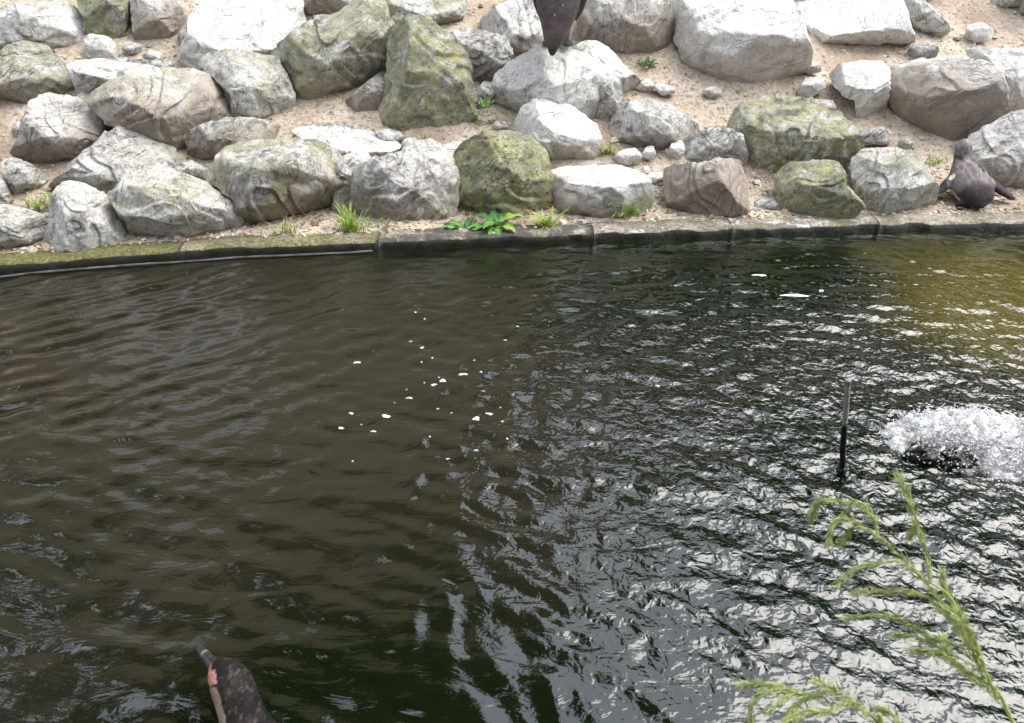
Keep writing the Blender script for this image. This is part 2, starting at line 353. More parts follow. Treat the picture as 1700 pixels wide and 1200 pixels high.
# kerb: separate cast lengths laid along the water, dark algae on the face towards the water
kerb_root = tag(empty('pond_kerb', (0, 3.4, 0)), kind='structure')
joints = [-6.5, -3.6, -2.35, -1.45, -.6, at_z(985, 404)[0], 1.02, 1.72, 2.6, 3.6, 6.5]
rk = random.Random(3)
KP = [(0.004, -.12, 1), (0.002, .018, 1), (.010, .040, 1), (.020, .047, 0), (KW * .6, .050, 0), (KW + .03, .047, 0), (KW + .03, -.12, 0)]
for a, b in zip(joints[:-1], joints[1:]):
    n = max(6, int((b - a) / .02)); g = .0012
    x = np.linspace(a + g, b - g, n); y = edge_y(x); V = []
    for i in range(n):
        pn = np.array([[x[i] * 9, y[i] * 9, 0]]); w = float(fbm(pn, 3, 3)[0]); w2 = float(fbm(pn * 4, 8, 2)[0])
        for j, (dy, z, _) in enumerate(KP): V.append((x[i], y[i] + dy + (.010 * w + .003 * w2 if j < 4 else 0), z + (.008 * w + .002 * w2 if .01 < z else 0)))
    k = len(KP); F = []; MI = []
    for i in range(n - 1):
        for j in range(k - 1): F.append((i * k + j, (i + 1) * k + j, (i + 1) * k + j + 1, i * k + j + 1)); MI.append(KP[j + 1][2] if j < 2 else 0)
    me = bpy.data.meshes.new('kerb_length'); me.from_pydata(V, [], F + [tuple(range(k - 1, -1, -1)), tuple(range((n - 1) * k, n * k))]); me.materials.append(M['kerb']); me.materials.append(M['wet'])
    me.polygons.foreach_set('material_index', MI + [1, 1]); me.polygons.foreach_set('use_smooth', [True] * len(MI) + [False, False])
    o = add('kerb_length', me, None, kerb_root, (0, -3.4, 0)); xm = (a + b) / 2
    o.color = (1.0 if xm < -1.1 else .45 if xm < -.4 else .1, .9 if .1 < xm < 1.4 else .3, .9 if -1.0 < xm < .5 else .35 if xm < 1.2 else .1, 1)
x = np.linspace(EDGE[0, 0], at_z(620, 417)[0], 160); y = edge_y(x) - .012; V = []; F = []
for i in range(len(x)):
    wob = float(fbm(np.array([[x[i] * 5, 2, 0]]), 2, 2)[0])
    for q in range(6): V.append((x[i], y[i] - .006 + .005 * math.cos(q * math.pi / 3) + .006 * wob, .007 + .005 * math.sin(q * math.pi / 3) + .003 * wob))
for i in range(len(x) - 1):
    for q in range(6): F.append((i * 6 + q, i * 6 + (q + 1) % 6, (i + 1) * 6 + (q + 1) % 6, (i + 1) * 6 + q))
me = bpy.data.meshes.new('liner_edge'); me.from_pydata(V, [], F); add('liner_edge', me, M['strip'], kerb_root, (0, -3.4, 0))

# ------------------------------------------------------------------ boulders
def poly_radius(P, c, th):
    r = np.zeros_like(th); n = len(P)
    d = np.stack([np.cos(th), np.sin(th)], -1)
    for i in range(n):
        a = P[i] - c; b = P[(i + 1) % n] - c; e = b - a
        den = d[:, 0] * e[1] - d[:, 1] * e[0]; den = np.where(np.abs(den) < 1e-9, 1e-9, den)
        t = (a[0] * e[1] - a[1] * e[0]) / den; s = (a[0] * d[:, 1] - a[1] * d[:, 0]) / den
        ok = (t > 0) & (s >= -1e-6) & (s <= 1 + 1e-6); r = np.where(ok & (t > r), t, r)
    bad = r <= 0
    if bad.any(): r[bad] = np.median(r[~bad])
    return r
def rock_mesh(P, D, seed, ridge=.55, top=1.5, over=.25, rough=1.0, nth=110, nrf=40, nrb=9, facets=15, side=0.0, gw=None):
    """P: outline (metres, local u right / v up); D: half depth. Returns (u, v, w) points with w towards the viewer."""
    rs = np.random.RandomState(seed); lo, hi = P.min(0), P.max(0)
    A = 0.0; cx = cy = 0.0
    for i in range(len(P)):
        a, b = P[i], P[(i + 1) % len(P)]; k = a[0] * b[1] - b[0] * a[1]; A += k; cx += (a[0] + b[0]) * k; cy += (a[1] + b[1]) * k
    c = np.array((cx, cy)) / (3 * A)
    th = np.linspace(0, 2 * np.pi, nth, endpoint=False); r = poly_radius(P, c, th)
    r = (np.roll(r, 1) + 2 * r + np.roll(r, -1)) / 4
    size = math.sqrt((hi[0] - lo[0]) * (hi[1] - lo[1])); ru, rv = (hi - lo) / 2
    rho = np.sin(np.linspace(0, 1, nrf + 1)[1:] * np.pi / 2) ** .85; rho[-1] = 1
    R, T = np.meshgrid(rho, np.arange(nth), indexing='ij')
    u = c[0] + R * r[T] * np.cos(th[T]); vv = c[1] + R * r[T] * np.sin(th[T])
    env = D * 1.25 * np.power(np.clip(1 - R ** 2.6, 0, 1), .5)
    vr = lo[1] + ridge * (hi[1] - lo[1]) + side * (u - c[0])
    cuts = [D * .8 - top * (vv - vr), D * .8 + (over * 1.25 + .16) * (vv - vr)]
    for k in range(facets):
        a = rs.uniform(0, 6.283); inc = rs.uniform(.3, 1.2); nu, nv, nw = math.cos(a) * math.sin(inc), math.sin(a) * math.sin(inc), math.cos(inc)
        dist = rs.uniform(.52, .86)
        cuts.append(D * (dist - nu * (u - c[0]) / ru - nv * (vv - c[1]) / rv) / nw)
    w = env
    kk = D * .012
    for q in cuts:
        h = np.clip(.5 + .5 * (q - w) / kk, 0, 1); w = q * (1 - h) + w * h - kk * h * (1 - h)
    w = np.maximum(w, np.maximum(-D * .95, (D * .3 if gw is None else gw) + .04 * D - 1.0 * (vv - lo[1]) - 4.0 * np.maximum(0, c[1] + .15 * (hi[1] - lo[1]) - vv)))
    pf = np.stack([u, vv, w], -1)
    wc = float(w[0].mean()); we = w[-1]
    Rb = np.cos(np.linspace(0, 1, nrb + 1)[1:] * np.pi / 2)[:-1]
    Rbm, Tb = np.meshgrid(Rb, np.arange(nth), indexing='ij')
    ub = c[0] + Rbm * r[Tb] * np.cos(th[Tb]); vb = c[1] + Rbm * r[Tb] * np.sin(th[Tb])
    wb_ = we[Tb] * Rbm ** 2 - D * 1.5 * np.sqrt(np.clip(1 - Rbm ** 2, 0, 1))
    pb = np.stack([ub, vb, wb_], -1)
    pts = np.concatenate([[[c[0], c[1], wc]], pf.reshape(-1, 3), pb.reshape(-1, 3), [[c[0], c[1], -D * 1.5]]])
    q = pts - np.array((c[0], c[1], 0)); nn = q / np.array((ru ** 2, rv ** 2, D ** 2)); nn /= np.linalg.norm(nn, axis=1)[:, None] + 1e-9
    so = rs.uniform(-50, 50, 3); ps = q / size
    rot = rs.uniform(-1, 1, (3, 3)); rot, _ = np.linalg.qr(rot); pr = (ps @ rot) * np.array((1, 1, 1.7))
    d = .030 * fbm(ps * 2.6 + so, seed, 2) + .011 * (ridged(pr * 2.6 + so, seed + 7, 4) - .3) + .011 * fbm(ps * 15 + so, seed + 3, 3, .6)
    # broken steps
    st = fbm(pr * 1.5 + so * 2, seed + 11, 2) * 3.2; fr_ = st - np.floor(st); d += .030 * (fr_ - sstep(.88, 1.0, fr_))
    pts = pts + nn * (d * size * rough)[:, None]
    rows = [1 + i * nth for i in range(nrf + nrb - 1)]; j = np.arange(nth); jn = (j + 1) % nth; last = len(pts) - 1
    quads = [np.stack([a + j, b + j, b + jn, a + jn], -1) for a, b in zip(rows[:-1], rows[1:])]
    cap0 = np.stack([np.zeros(nth, int), 1 + j, 1 + jn, 1 + jn], -1); cap1 = np.stack([rows[-1] + j, np.full(nth, last), np.full(nth, last), rows[-1] + jn], -1)
    return pts, np.concatenate(quads), cap0[:, :3], cap1[:, [0, 1, 3]]
def mesh_mixed(name, v, quads, *tris):
    me = bpy.data.meshes.new(name); v = np.asarray(v, np.float32)
    loops = np.concatenate([quads.ravel()] + [t.ravel() for t in tris]).astype(np.int32)
    nt = sum(len(t) for t in tris); nq = len(quads)
    start = np.concatenate([np.arange(nq) * 4, nq * 4 + np.arange(nt) * 3]).astype(np.int32)
    me.vertices.add(len(v)); me.vertices.foreach_set('co', v.ravel()); me.loops.add(len(loops)); me.loops.foreach_set('vertex_index', loops)
    me.polygons.add(nq + nt); me.polygons.foreach_set('loop_start', start)
    try: me.polygons.foreach_set('loop_total', np.concatenate([np.full(nq, 4), np.full(nt, 3)]).astype(np.int32))
    except Exception: pass
    me.polygons.foreach_set('use_smooth', np.ones(nq + nt, bool)); me.update(calc_edges=True); me.validate(); return me
ROCK_N = [0]; ROCK_INFO = {}
def rock(key, outline, label, moss=.2, brown=.3, pale=.3, base=None, dz=0.0, depth=1.0, cat='boulder', name='boulder', group=None, **kw):
    ROCK_N[0] += 1; px = np.array(outline, float)
    lo, hi = px.min(0), px.max(0); pc = (lo + hi) / 2; sz0 = math.sqrt(np.prod(hi - lo))
    bp = base if base else (px[px[:, 1].argmax()][0], hi[1] - 3)
    bp = (min(max(bp[0], -40), 1740), bp[1])
    _, zb = hit(*bp, off=.035)
    px = pc + (px - pc) * (1.06 if sz0 > 60 else 1.12)
    W0, H0 = (hi - lo) / FPX * zb; D = .40 * math.sqrt(W0 * H0) * depth
    zc = zb + .14 * D + dz
    ctr = at(pc[0], pc[1], zc); wdir = -ray(*pc); wdir /= np.linalg.norm(wdir)
    U = np.cross(UP, wdir); U /= np.linalg.norm(U); V = np.cross(wdir, U)
    P = []
    for q in px:
        r = ray(*q); t = np.dot(ctr - CAM, wdir) / np.dot(r, wdir); d = CAM + r * t - ctr; P.append((d @ U, d @ V))
    P = np.array(P)
    if np.sum(P[:, 0] * np.roll(P[:, 1], -1) - np.roll(P[:, 0], -1) * P[:, 1]) < 0: P = P[::-1]
    sz = math.sqrt(np.prod(hi - lo)); nth = int(min(150, max(40, sz * 1.1))); nrf = int(min(52, max(14, sz * .38)))
    pts, qd, t0, t1 = rock_mesh(P, D, ROCK_N[0] * 7 + 1, nth=nth, nrf=nrf, gw=.14 * D + dz, **kw)
    wv = pts[:, :1] * U + pts[:, 1:2] * V + pts[:, 2:] * wdir
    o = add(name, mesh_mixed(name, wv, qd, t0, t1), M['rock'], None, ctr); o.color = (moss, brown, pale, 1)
    tag(o, label, cat, group); ROCK_INFO[key] = (ctr, D, wdir, zb); return o

G = 'boulders piled on the sandy bank'
def R(key, o, label, *a, **k):
    k.setdefault('group', G); return rock(key, o, label, *a, **k)
# --- front row, left to right
R('f0', [(-30,338),(15,342),(50,350),(78,360),(76,375),(68,398),(43,413),(15,420),(-30,418)], 'grey boulder cut by the left picture edge, lowest row at the water', .25, .2, .3)
R('f1', [(96,312),(116,301),(142,306),(164,319),(187,332),(207,352),(213,372),(207,405),(187,415),(162,425),(134,428),(101,420),(76,408),(70,395),(83,367),(85,344)], 'rounded pale bluish grey boulder on the kerb at far left', .08, .05, .5, ridge=.75, top=1.0, over=.12)
R('f2', [(186,327),(210,296),(263,281),(304,286),(334,301),(374,324),(395,327),(400,347),(390,380),(379,402),(354,410),(329,412),(278,408),(240,400),(215,377),(208,352)], 'wide greenish grey boulder resting on the mossy kerb', .5, .15, .5, ridge=.58, top=1.5, over=.45, side=-.25)
R('f3', [(335,290),(355,275),(370,245),(400,235),(460,232),(520,236),(550,250),(568,275),(565,300),(558,330),(545,355),(525,366),(498,365),(495,375),(465,384),(430,378),(400,360),(390,330),(375,318),(350,300)], 'big dark grey green boulder with brown foot, left of the upright wedged stone', .6, .75, .3, ridge=.72, top=1.6, over=.12)
R('f4', [(588,305),(600,280),(630,268),(655,262),(690,240),(715,236),(740,245),(752,262),(758,300),(755,330),(745,355),(715,368),(690,375),(650,374),(610,362),(592,335)], 'chipped blue grey boulder with a white crown in the front row', .15, .55, .42, ridge=.62, top=1.3, over=.3, rough=1.5, facets=14)
R('f5', [(758,262),(775,240),(805,225),(850,222),(885,232),(905,255),(912,290),(915,330),(912,360),(880,372),(830,370),(790,366),(768,348),(757,310)], 'squarish boulder thickly covered in yellow green moss', 1.15, .35, .1, ridge=.82, top=1.4, over=.15, rough=1.4)
R('f6', [(912,285),(940,278),(985,270),(1020,275),(1055,285),(1075,305),(1082,335),(1060,352),(1020,354),(970,364),(930,362),(915,354)], 'low boulder with white flat top and brown face in the front row', .1, .72, .8, ridge=.55, top=2.4, over=.3)
R('f7', [(1104,285),(1115,276),(1160,275),(1190,265),(1225,268),(1237,285),(1242,345),(1235,365),(1195,376),(1150,370),(1115,347),(1106,320)], 'dark brown cube shaped boulder at the water edge', .15, 1.0, .25, ridge=.85, top=2.2, over=.3, rough=1.2)
R('f8', [(1291,290),(1310,275),(1360,270),(1390,272),(1402,290),(1400,305),(1420,325),(1434,342),(1415,357),(1370,367),(1320,368),(1300,357),(1297,335),(1293,310)], 'angular boulder with bright green algae beside the dark hollow', .85, .05, .4, ridge=.7, top=1.6, over=.3)
R('f9', [(1418,262),(1435,250),(1475,246),(1505,252),(1530,272),(1545,295),(1555,315),(1552,345),(1535,360),(1500,372),(1465,367),(1435,352),(1430,330),(1420,300),(1415,280)], 'tall pale boulder with wet dark foot, left of the lying penguin', .5, .3, .5, ridge=.66, top=1.5, over=.12)
R('cave', [(1253,345),(1262,330),(1285,328),(1293,345),(1285,357),(1265,357)], 'small grey stone inside the dark hollow', .1, .3, .1, cat='stone', name='stone', dz=.03)
# --- second row
R('s0', [(62,335),(75,315),(105,290),(150,252),(175,228),(198,215),(253,222),(283,236),(290,272),(265,295),(215,315),(188,335),(150,348),(95,358),(68,352)], 'long grey boulder leaning between the diamond boulder and the front row', .45, .2, .35, base=(150, 330), dz=.02, ridge=.5, top=.9, over=.1, side=.4)
R('s1', [(53,172),(83,158),(121,162),(162,182),(190,203),(187,215),(162,232),(140,252),(125,264),(105,278),(75,280),(50,272),(30,260),(23,252),(40,222),(43,197)], 'bluish white diamond shaped boulder with shaded underside', .15, .7, .5, base=(75, 268), ridge=.42, top=.9, over=.9, side=-.15)
R('s2', [(151,165),(165,150),(215,121),(243,113),(330,121),(355,132),(385,152),(388,182),(374,198),(340,222),(325,240),(318,258),(291,266),(270,228),(215,222),(188,205),(162,185)], 'large grey boulder with streaked top and brown underside at upper left', .4, .85, .55, ridge=.52, top=1.2, over=.5)
R('s3', [(318,222),(335,212),(375,200),(430,202),(465,215),(470,240),(440,250),(380,262),(345,272),(325,272),(314,270),(315,240)], 'low brownish block behind the big dark mossy boulder', .35, .8, .2, dz=.03, ridge=.8, top=2.0)
R('s4', [(480,215),(525,210),(560,205),(575,203),(605,215),(660,238),(663,245),(640,252),(625,272),(590,276),(560,262),(520,240)], 'flat white slab lying behind the chipped blue grey boulder', .05, .1, .7, dz=.0, ridge=.3, top=1.6, depth=.8)
R('s5', [(566,265),(585,255),(605,253),(616,262),(612,280),(594,295),(588,322),(584,355),(560,364),(552,352),(563,305),(562,282)], 'narrow upright pale stone wedged between two front boulders', .2, .1, .6, ridge=.8, cat='stone', name='stone')
R('s6', [(842,222),(860,195),(868,178),(890,168),(930,170),(960,185),(985,205),(996,230),(992,255),(975,267),(945,272),(910,270),(890,258),(868,245)], 'triangular boulder with snow white sloping face below the bowing penguin', .3, .5, .85, ridge=.4, top=1.0, over=.5, side=-.55, base=(930, 268))
R('s7', [(996,240),(1010,215),(1025,190),(1050,170),(1085,170),(1115,180),(1140,200),(1158,205),(1160,225),(1130,237),(1100,250),(1060,247),(1020,243)], 'wide grey boulder in front of the open sand', .12, .55, .4, ridge=.68, top=1.6, over=.15)
R('s8', [(1132,245),(1145,230),(1170,218),(1185,210),(1210,215),(1230,225),(1240,262),(1225,278),(1190,280),(1160,280),(1135,276)], 'lumpy grey boulder sitting on top of the dark brown cube', .12, .3, .2, dz=.0, ridge=.7)
R('s9', [(1218,218),(1225,195),(1240,180),(1268,162),(1300,156),(1340,170),(1385,190),(1408,208),(1428,235),(1425,250),(1410,265),(1400,280),(1365,280),(1310,284),(1290,292),(1240,290),(1225,265)], 'broad cracked boulder with green face over the dark hollow', .8, .2, .45, dz=-.02, ridge=.45, top=1.1, over=.35, rough=1.5, facets=14)
R('s10', [(1556,295),(1560,265),(1570,245),(1600,235),(1640,210),(1680,190),(1730,183),(1730,320),(1690,322),(1660,312),(1620,305),(1575,305)], 'large pale boulder right behind the lying penguin', .05, .5, .5, ridge=.45, top=1.1, over=.5, side=.3, base=(1600, 300))
# --- third row
R('dark', [(560,178),(590,155),(615,134),(642,114),(646,150),(640,190),(600,196)], 'dark rock deep in the hollow under the notched boulder', .2, .8, 0, dz=.05)
R('t0', [(-25,100),(20,95),(93,93),(112,106),(130,137),(129,157),(105,164),(55,176),(20,167),(-25,152)], 'flat topped mossy boulder at the left edge above the diamond boulder', .6, .6, .4, ridge=.62, top=2.0, over=.4)
R('t1', [(116,108),(150,101),(200,97),(253,102),(285,110),(290,118),(235,132),(195,150),(165,172),(135,164),(128,137)], 'thin pale slab beside the flat topped mossy boulder', .1, .4, .6, dz=.04, ridge=.5, top=2.4)
R('t2', [(330,108),(345,92),(380,85),(420,92),(455,100),(470,125),(482,150),(487,180),(470,198),(420,204),(390,200),(382,160),(360,132)], 'grey green boulder with yellow lichen left of the notched boulder', .52, .15, .5, ridge=.5, top=1.0, over=.1)
R('t3', [(455,85),(470,72),(510,45),(535,28),(565,25),(585,5),(600,-14),(625,-14),(640,15),(648,50),(645,85),(642,110),(615,130),(590,150),(555,170),(540,182),(515,186),(495,176),(480,150),(470,120),(458,105)], 'big notched boulder with lichen and a rounded undercut belly', .66, .4, .35, ridge=.5, top=.9, over=.6, side=.5, depth=.85)
R('t4', [(645,55),(665,40),(695,33),(710,35),(735,60),(760,80),(775,105),(778,140),(785,175),(792,215),(772,239),(740,237),(720,228),(690,224),(650,217),(636,197),(637,170),(645,130),(647,100)], 'tall upright boulder streaked with yellow lichen', .85, .3, .5, ridge=.8, top=1.0, over=.12, depth=.75)
R('t5', [(823,160),(828,130),(845,108),(875,92),(890,80),(930,78),(965,90),(990,110),(1000,140),(1002,165),(1000,200),(985,225),(940,222),(880,216),(845,207),(828,190)], 'big whitish boulder carrying the bowing penguin', .08, .2, .65, base=(900, 206), dz=.0, ridge=.55, top=.8, over=-.1)
R('t6', [(945,85),(965,72),(990,70),(1015,85),(1030,108),(1060,130),(1075,150),(1065,165),(1035,168),(1028,142),(1000,122),(970,105)], 'white sloping slab to the right of the bowing penguin', .05, .6, .8, dz=.0, ridge=.4, top=1.2, side=-.5)
R('t7', [(990,125),(1015,124),(1030,140),(1034,170),(1022,195),(1000,212),(990,190)], 'small upright grey stone under the white sloping slab', .1, .3, .3, dz=.0, ridge=.75, cat='stone', name='stone')
R('t8', [(1378,125),(1395,108),(1430,103),(1460,104),(1475,118),(1474,150),(1468,180),(1465,203),(1440,205),(1422,196),(1420,165),(1405,160),(1385,140)], 'bright white angular boulder on the sand left of the round brown one', .0, .25, .95, ridge=.5, top=.9, over=.15)
R('t9', [(1474,125),(1485,112),(1530,103),(1600,98),(1640,108),(1660,125),(1668,165),(1660,195),(1620,213),(1575,236),(1535,238),(1505,222),(1497,185),(1480,160)], 'big round boulder with smooth brown front and white top at right', .05, .85, .6, ridge=.72, top=1.7, over=.35, rough=.8)
R('t10', [(1600,90),(1625,77),(1660,85),(1730,90),(1730,195),(1690,190),(1668,192),(1655,140),(1630,110)], 'bluish white boulder at the right edge behind the round brown one', .0, .1, .8, dz=.10, ridge=.5, top=.9)
R('t11', [(750,60),(780,50),(815,58),(842,62),(848,85),(838,102),(825,112),(818,132),(795,142),(780,125),(768,90)], 'jagged blue grey boulder in the gap right of the tall lichen boulder', .05, .3, .25, ridge=.6, rough=1.5)
R('t12', [(790,150),(805,136),(818,140),(824,155),(815,172),(797,172)], 'small dark grey stone in the black gap above the weed', .0, .1, .0, cat='stone', name='stone')
# --- top row
R('u0', [(-25,25),(15,10),(60,7),(108,3),(137,23),(143,52),(140,72),(130,84),(110,96),(85,90),(62,70),(30,74),(-25,82)], 'broad pale boulder at the top left corner', .2, .3, .55, ridge=.5, top=1.0, over=.5)
R('u1', [(125,-18),(133,15),(144,33),(144,57),(178,62),(193,84),(212,87),(221,70),(223,40),(215,10),(205,-18)], 'green mossy block with a cracked face near the top left corner', .85, .35, .15, ridge=.9, over=.2)
R('u2', [(218,-12),(223,45),(226,68),(253,76),(278,64),(300,53),(306,33),(295,8),(275,-14)], 'grey boulder with brown base right of the green mossy block', .05, .75, .5, ridge=.55, top=1.1, over=.5)
R('u3', [(143,64),(152,58),(178,63),(190,72),(195,92),(182,99),(158,98),(146,90)], 'small light cubic stone under the green mossy block', .1, .1, .6, cat='stone', name='stone', ridge=.7)
R('u4', [(-20,94),(20,75),(45,66),(65,68),(83,83),(84,95),(60,100),(-20,104)], 'small olive stone on top of the flat mossy boulder at left', .6, .2, .2, cat='stone', name='stone', ridge=.6, dz=.02)
R('u5', [(325,30),(335,-18),(495,-18),(500,20),(505,42),(480,60),(460,82),(450,102),(400,108),(350,108),(320,112),(305,97),(310,70),(322,55)], 'huge pale layered slab sloping down from the top edge', .15, .15, .75, ridge=.1, top=.7, over=.1, depth=.8, rough=1.2)
R('u6', [(494,-20),(497,15),(525,31),(560,29),(580,10),(592,-20)], 'greyish brown boulder cut by the top edge above the notched boulder', .25, .55, .2, ridge=.8, over=.5)
R('u7', [(640,-18),(650,45),(668,52),(700,48),(735,60),(760,40),(770,10),(765,-18)], 'grey lichen spotted boulder at the top behind the tall lichen boulder', .6, .1, .4, dz=.06, ridge=.4)
R('u8', [(790,58),(800,30),(830,10),(880,-16),(905,-8),(910,40),(900,75),(870,88),(845,98),(835,78),(805,62)], 'pale sloping boulder behind the bowing penguin on its left', .15, .25, .6, dz=.02, ridge=.35, top=.8)
R('u9', [(963,35),(968,-18),(1090,-18),(1110,20),(1122,42),(1118,65),(1100,90),(1075,104),(1040,108),(1015,97),(1000,78),(975,64)], 'large rounded tan boulder right of the bowing penguin', .1, .75, .5, ridge=.68, top=1.2, over=.35)
R('u10', [(1120,20),(1112,-18),(1290,-18),(1325,30),(1335,60),(1345,90),(1340,120),(1310,140),(1275,149),(1220,146),(1190,151),(1165,132),(1145,107),(1130,70)], 'largest boulder with a glaring white top at the upper right', .0, .5, .95, ridge=.48, top=1.1, over=.15)
R('u11', [(1316,-16),(1330,25),(1345,55),(1370,76),(1410,71),(1440,81),(1470,69),(1514,71),(1506,40),(1492,-16)], 'wide white slab along the top edge right of the largest boulder', .0, .15, .98, ridge=.15, top=.9, depth=.8)
R('u12', [(1497,-14),(1505,15),(1520,40),(1545,59),(1570,56),(1577,45),(1560,25),(1537,5),(1527,-14)], 'oblong grey stone lying tilted on the sand at the top right', .05, .2, .5, ridge=.6, cat='stone', name='stone')
R('u13', [(1603,60),(1610,42),(1630,38),(1650,52),(1640,66),(1610,70)], 'small whitish stone alone on the upper right sand', 0, .1, .7, cat='stone', name='stone')
R('u14', [(1508,86),(1520,75),(1540,70),(1557,80),(1552,93),(1530,99),(1512,95)], 'knobbly grey stone on the sand above the round brown boulder', .05, .2, .3, cat='stone', name='stone', rough=1.5)
R('u15', [(1645,0),(1660,-10),(1690,-10),(1700,4),(1685,10),(1658,9)], 'grey stone touching the top edge near the right corner', .0, .2, .2, cat='stone', name='stone')
# --- loose stones
GS = 'loose stones on the sandy bank'
def S(o, label, *a, **k): R('x%d' % ROCK_N[0], o, label, *a, cat='stone', name='stone', group=GS, **k)
S([(1325,150),(1340,130),(1362,130),(1370,143),(1350,158),(1330,158)], 'flat light stone on the sand below the largest boulder', 0, .1, .7)
S([(1342,178),(1352,166),(1380,168),(1388,180),(1370,190),(1350,188)], 'grey stone lying on the back of the broad cracked boulder', .1, .1, .3, dz=-.03)
S([(1420,232),(1432,218),(1462,212),(1482,222),(1476,236),(1440,240)], 'flat bluish stone between the broad cracked boulder and the round brown one', .05, .1, .3)
S([(1055,146),(1063,132),(1078,132),(1088,144),(1075,152)], 'pale chip on the sand at the tip of the white sloping slab', 0, .1, .7)
S([(1084,145),(1097,138),(1118,147),(1120,154),(1100,157)], 'flat white chip in the open sand right of the sloping slab', 0, 0, .9)
S([(1018,262),(1032,250),(1052,247),(1063,256),(1062,270),(1035,272)], 'white wedge stone behind the low white topped boulder', 0, .05, .9)
S([(1066,258),(1074,244),(1084,243),(1088,258),(1078,265)], 'small white pointed stone below the wide grey boulder', 0, .05, .9)
S([(1108,252),(1116,238),(1132,233),(1136,250),(1128,262),(1112,260)], 'white stone tucked left of the lumpy grey boulder', 0, .05, .8)
S([(1070,300),(1080,288),(1098,287),(1102,300),(1086,308)], 'flat pale stone on the sand beside the low white topped boulder', 0, .1, .7)
S([(625,218),(640,214),(665,222),(679,233),(655,241),(635,234)], 'low pale stone in front of the tall lichen boulder', .05, .3, .4)
S([(664,246),(672,232),(688,229),(697,240),(690,250)], 'small light stone above the chipped blue grey boulder', .05, .1, .6)
S([(730,258),(738,240),(760,236),(777,242),(768,262),(745,268)], 'white stone wedged between chipped boulder and mossy squarish boulder', 0, .1, .8, dz=.05)
S([(817,212),(824,202),(838,202),(844,212),(836,219),(822,219)], 'round grey pebble stone beside the weed', 0, .05, .2)
S([(5,266),(25,262),(60,280),(80,297),(62,308),(50,322),(25,320),(10,292)], 'small bluish wedge under the diamond boulder', .05, .1, .4)
S([(-25,268),(5,290),(15,318),(24,337),(30,352),(-25,352)], 'pale stone at the left edge above the lowest row', .1, .1, .6, dz=.02)
S([(250,106),(262,98),(280,100),(292,116),(272,121)], 'small flat grey stone on the end of the thin pale slab', .05, .1, .3, dz=-.02)
S([(645,50),(655,18),(672,10),(690,18),(694,40),(670,56)], 'small lichen green stone at the top between two lichen boulders', .8, .1, .1, dz=.03)
S([(1272,182),(1284,172),(1300,176),(1306,188),(1290,192)], 'little stone at the crest of the broad cracked boulder', .1, .1, .5, dz=-.04)
S([(1245,60),(1250,52),(1262,52),(1264,62),(1254,66)], 'chip of stone on the glaring white boulder', 0, .1, .5, dz=-.12)
S([(690,262),(697,250),(712,252),(716,262),(704,270)], 'tiny pale stone behind the chipped crown', 0, .1, .6, dz=.06)
S([(20,212),(30,200),(46,204),(46,222),(28,228)], 'rounded pale stone left of the diamond boulder', .05, .3, .5, dz=.02)
S([(296,62),(312,40),(332,52),(334,95),(310,102)], 'dark grey stone filling the gap left of the huge pale slab', .05, .6, .1, dz=.04)
S([(122,168),(140,150),(166,162),(172,195),(142,202)], 'brownish stone in the gap between flat mossy boulder and streaked boulder', .2, .9, .1, dz=.05)
S([(388,196),(420,196),(452,204),(440,222),(395,218)], 'thin slab under the grey green boulder', .2, .4, .4)
S([(292,278),(318,268),(346,284),(336,302),(302,300)], 'low tan stone between streaked boulder and wide greenish boulder', .1, .6, .3)
S([(768,150),(786,140),(800,160),(800,188),(782,186)], 'shaded stone in the black gap right of the tall lichen boulder', .05, .4, .1, dz=.04)
S([(1396,268),(1412,258),(1426,275),(1424,310),(1404,312)], 'stone wedged between the angular green boulder and the tall pale boulder', .2, .4, .3, dz=.06)
S([(202,78),(214,70),(232,74),(234,86),(212,90)], 'small stone on the sand below the brown based boulder', .05, .3, .4)
S([(236,92),(250,84),(268,88),(266,97),(244,99)], 'flat chip on the sand above the thin pale slab', .05, .2, .5)
S([(1168,150),(1184,143),(1198,150),(1192,160),(1174,161)], 'small tan stone at the left foot of the largest boulder', 0, .4, .5)
S([(1330,112),(1344,102),(1360,106),(1362,118),(1342,122)], 'small stone on the sand right of the largest boulder', 0, .2, .6)
S([(1490,238),(1502,230),(1516,236),(1512,246),(1496,248)], 'little stone on the sand below the round brown boulder', 0, .3, .4)
S([(1206,232),(1214,214),(1232,210),(1240,230),(1226,244)], 'grey stone between the lumpy boulder and the broad cracked one', .1, .3, .3, dz=.03)
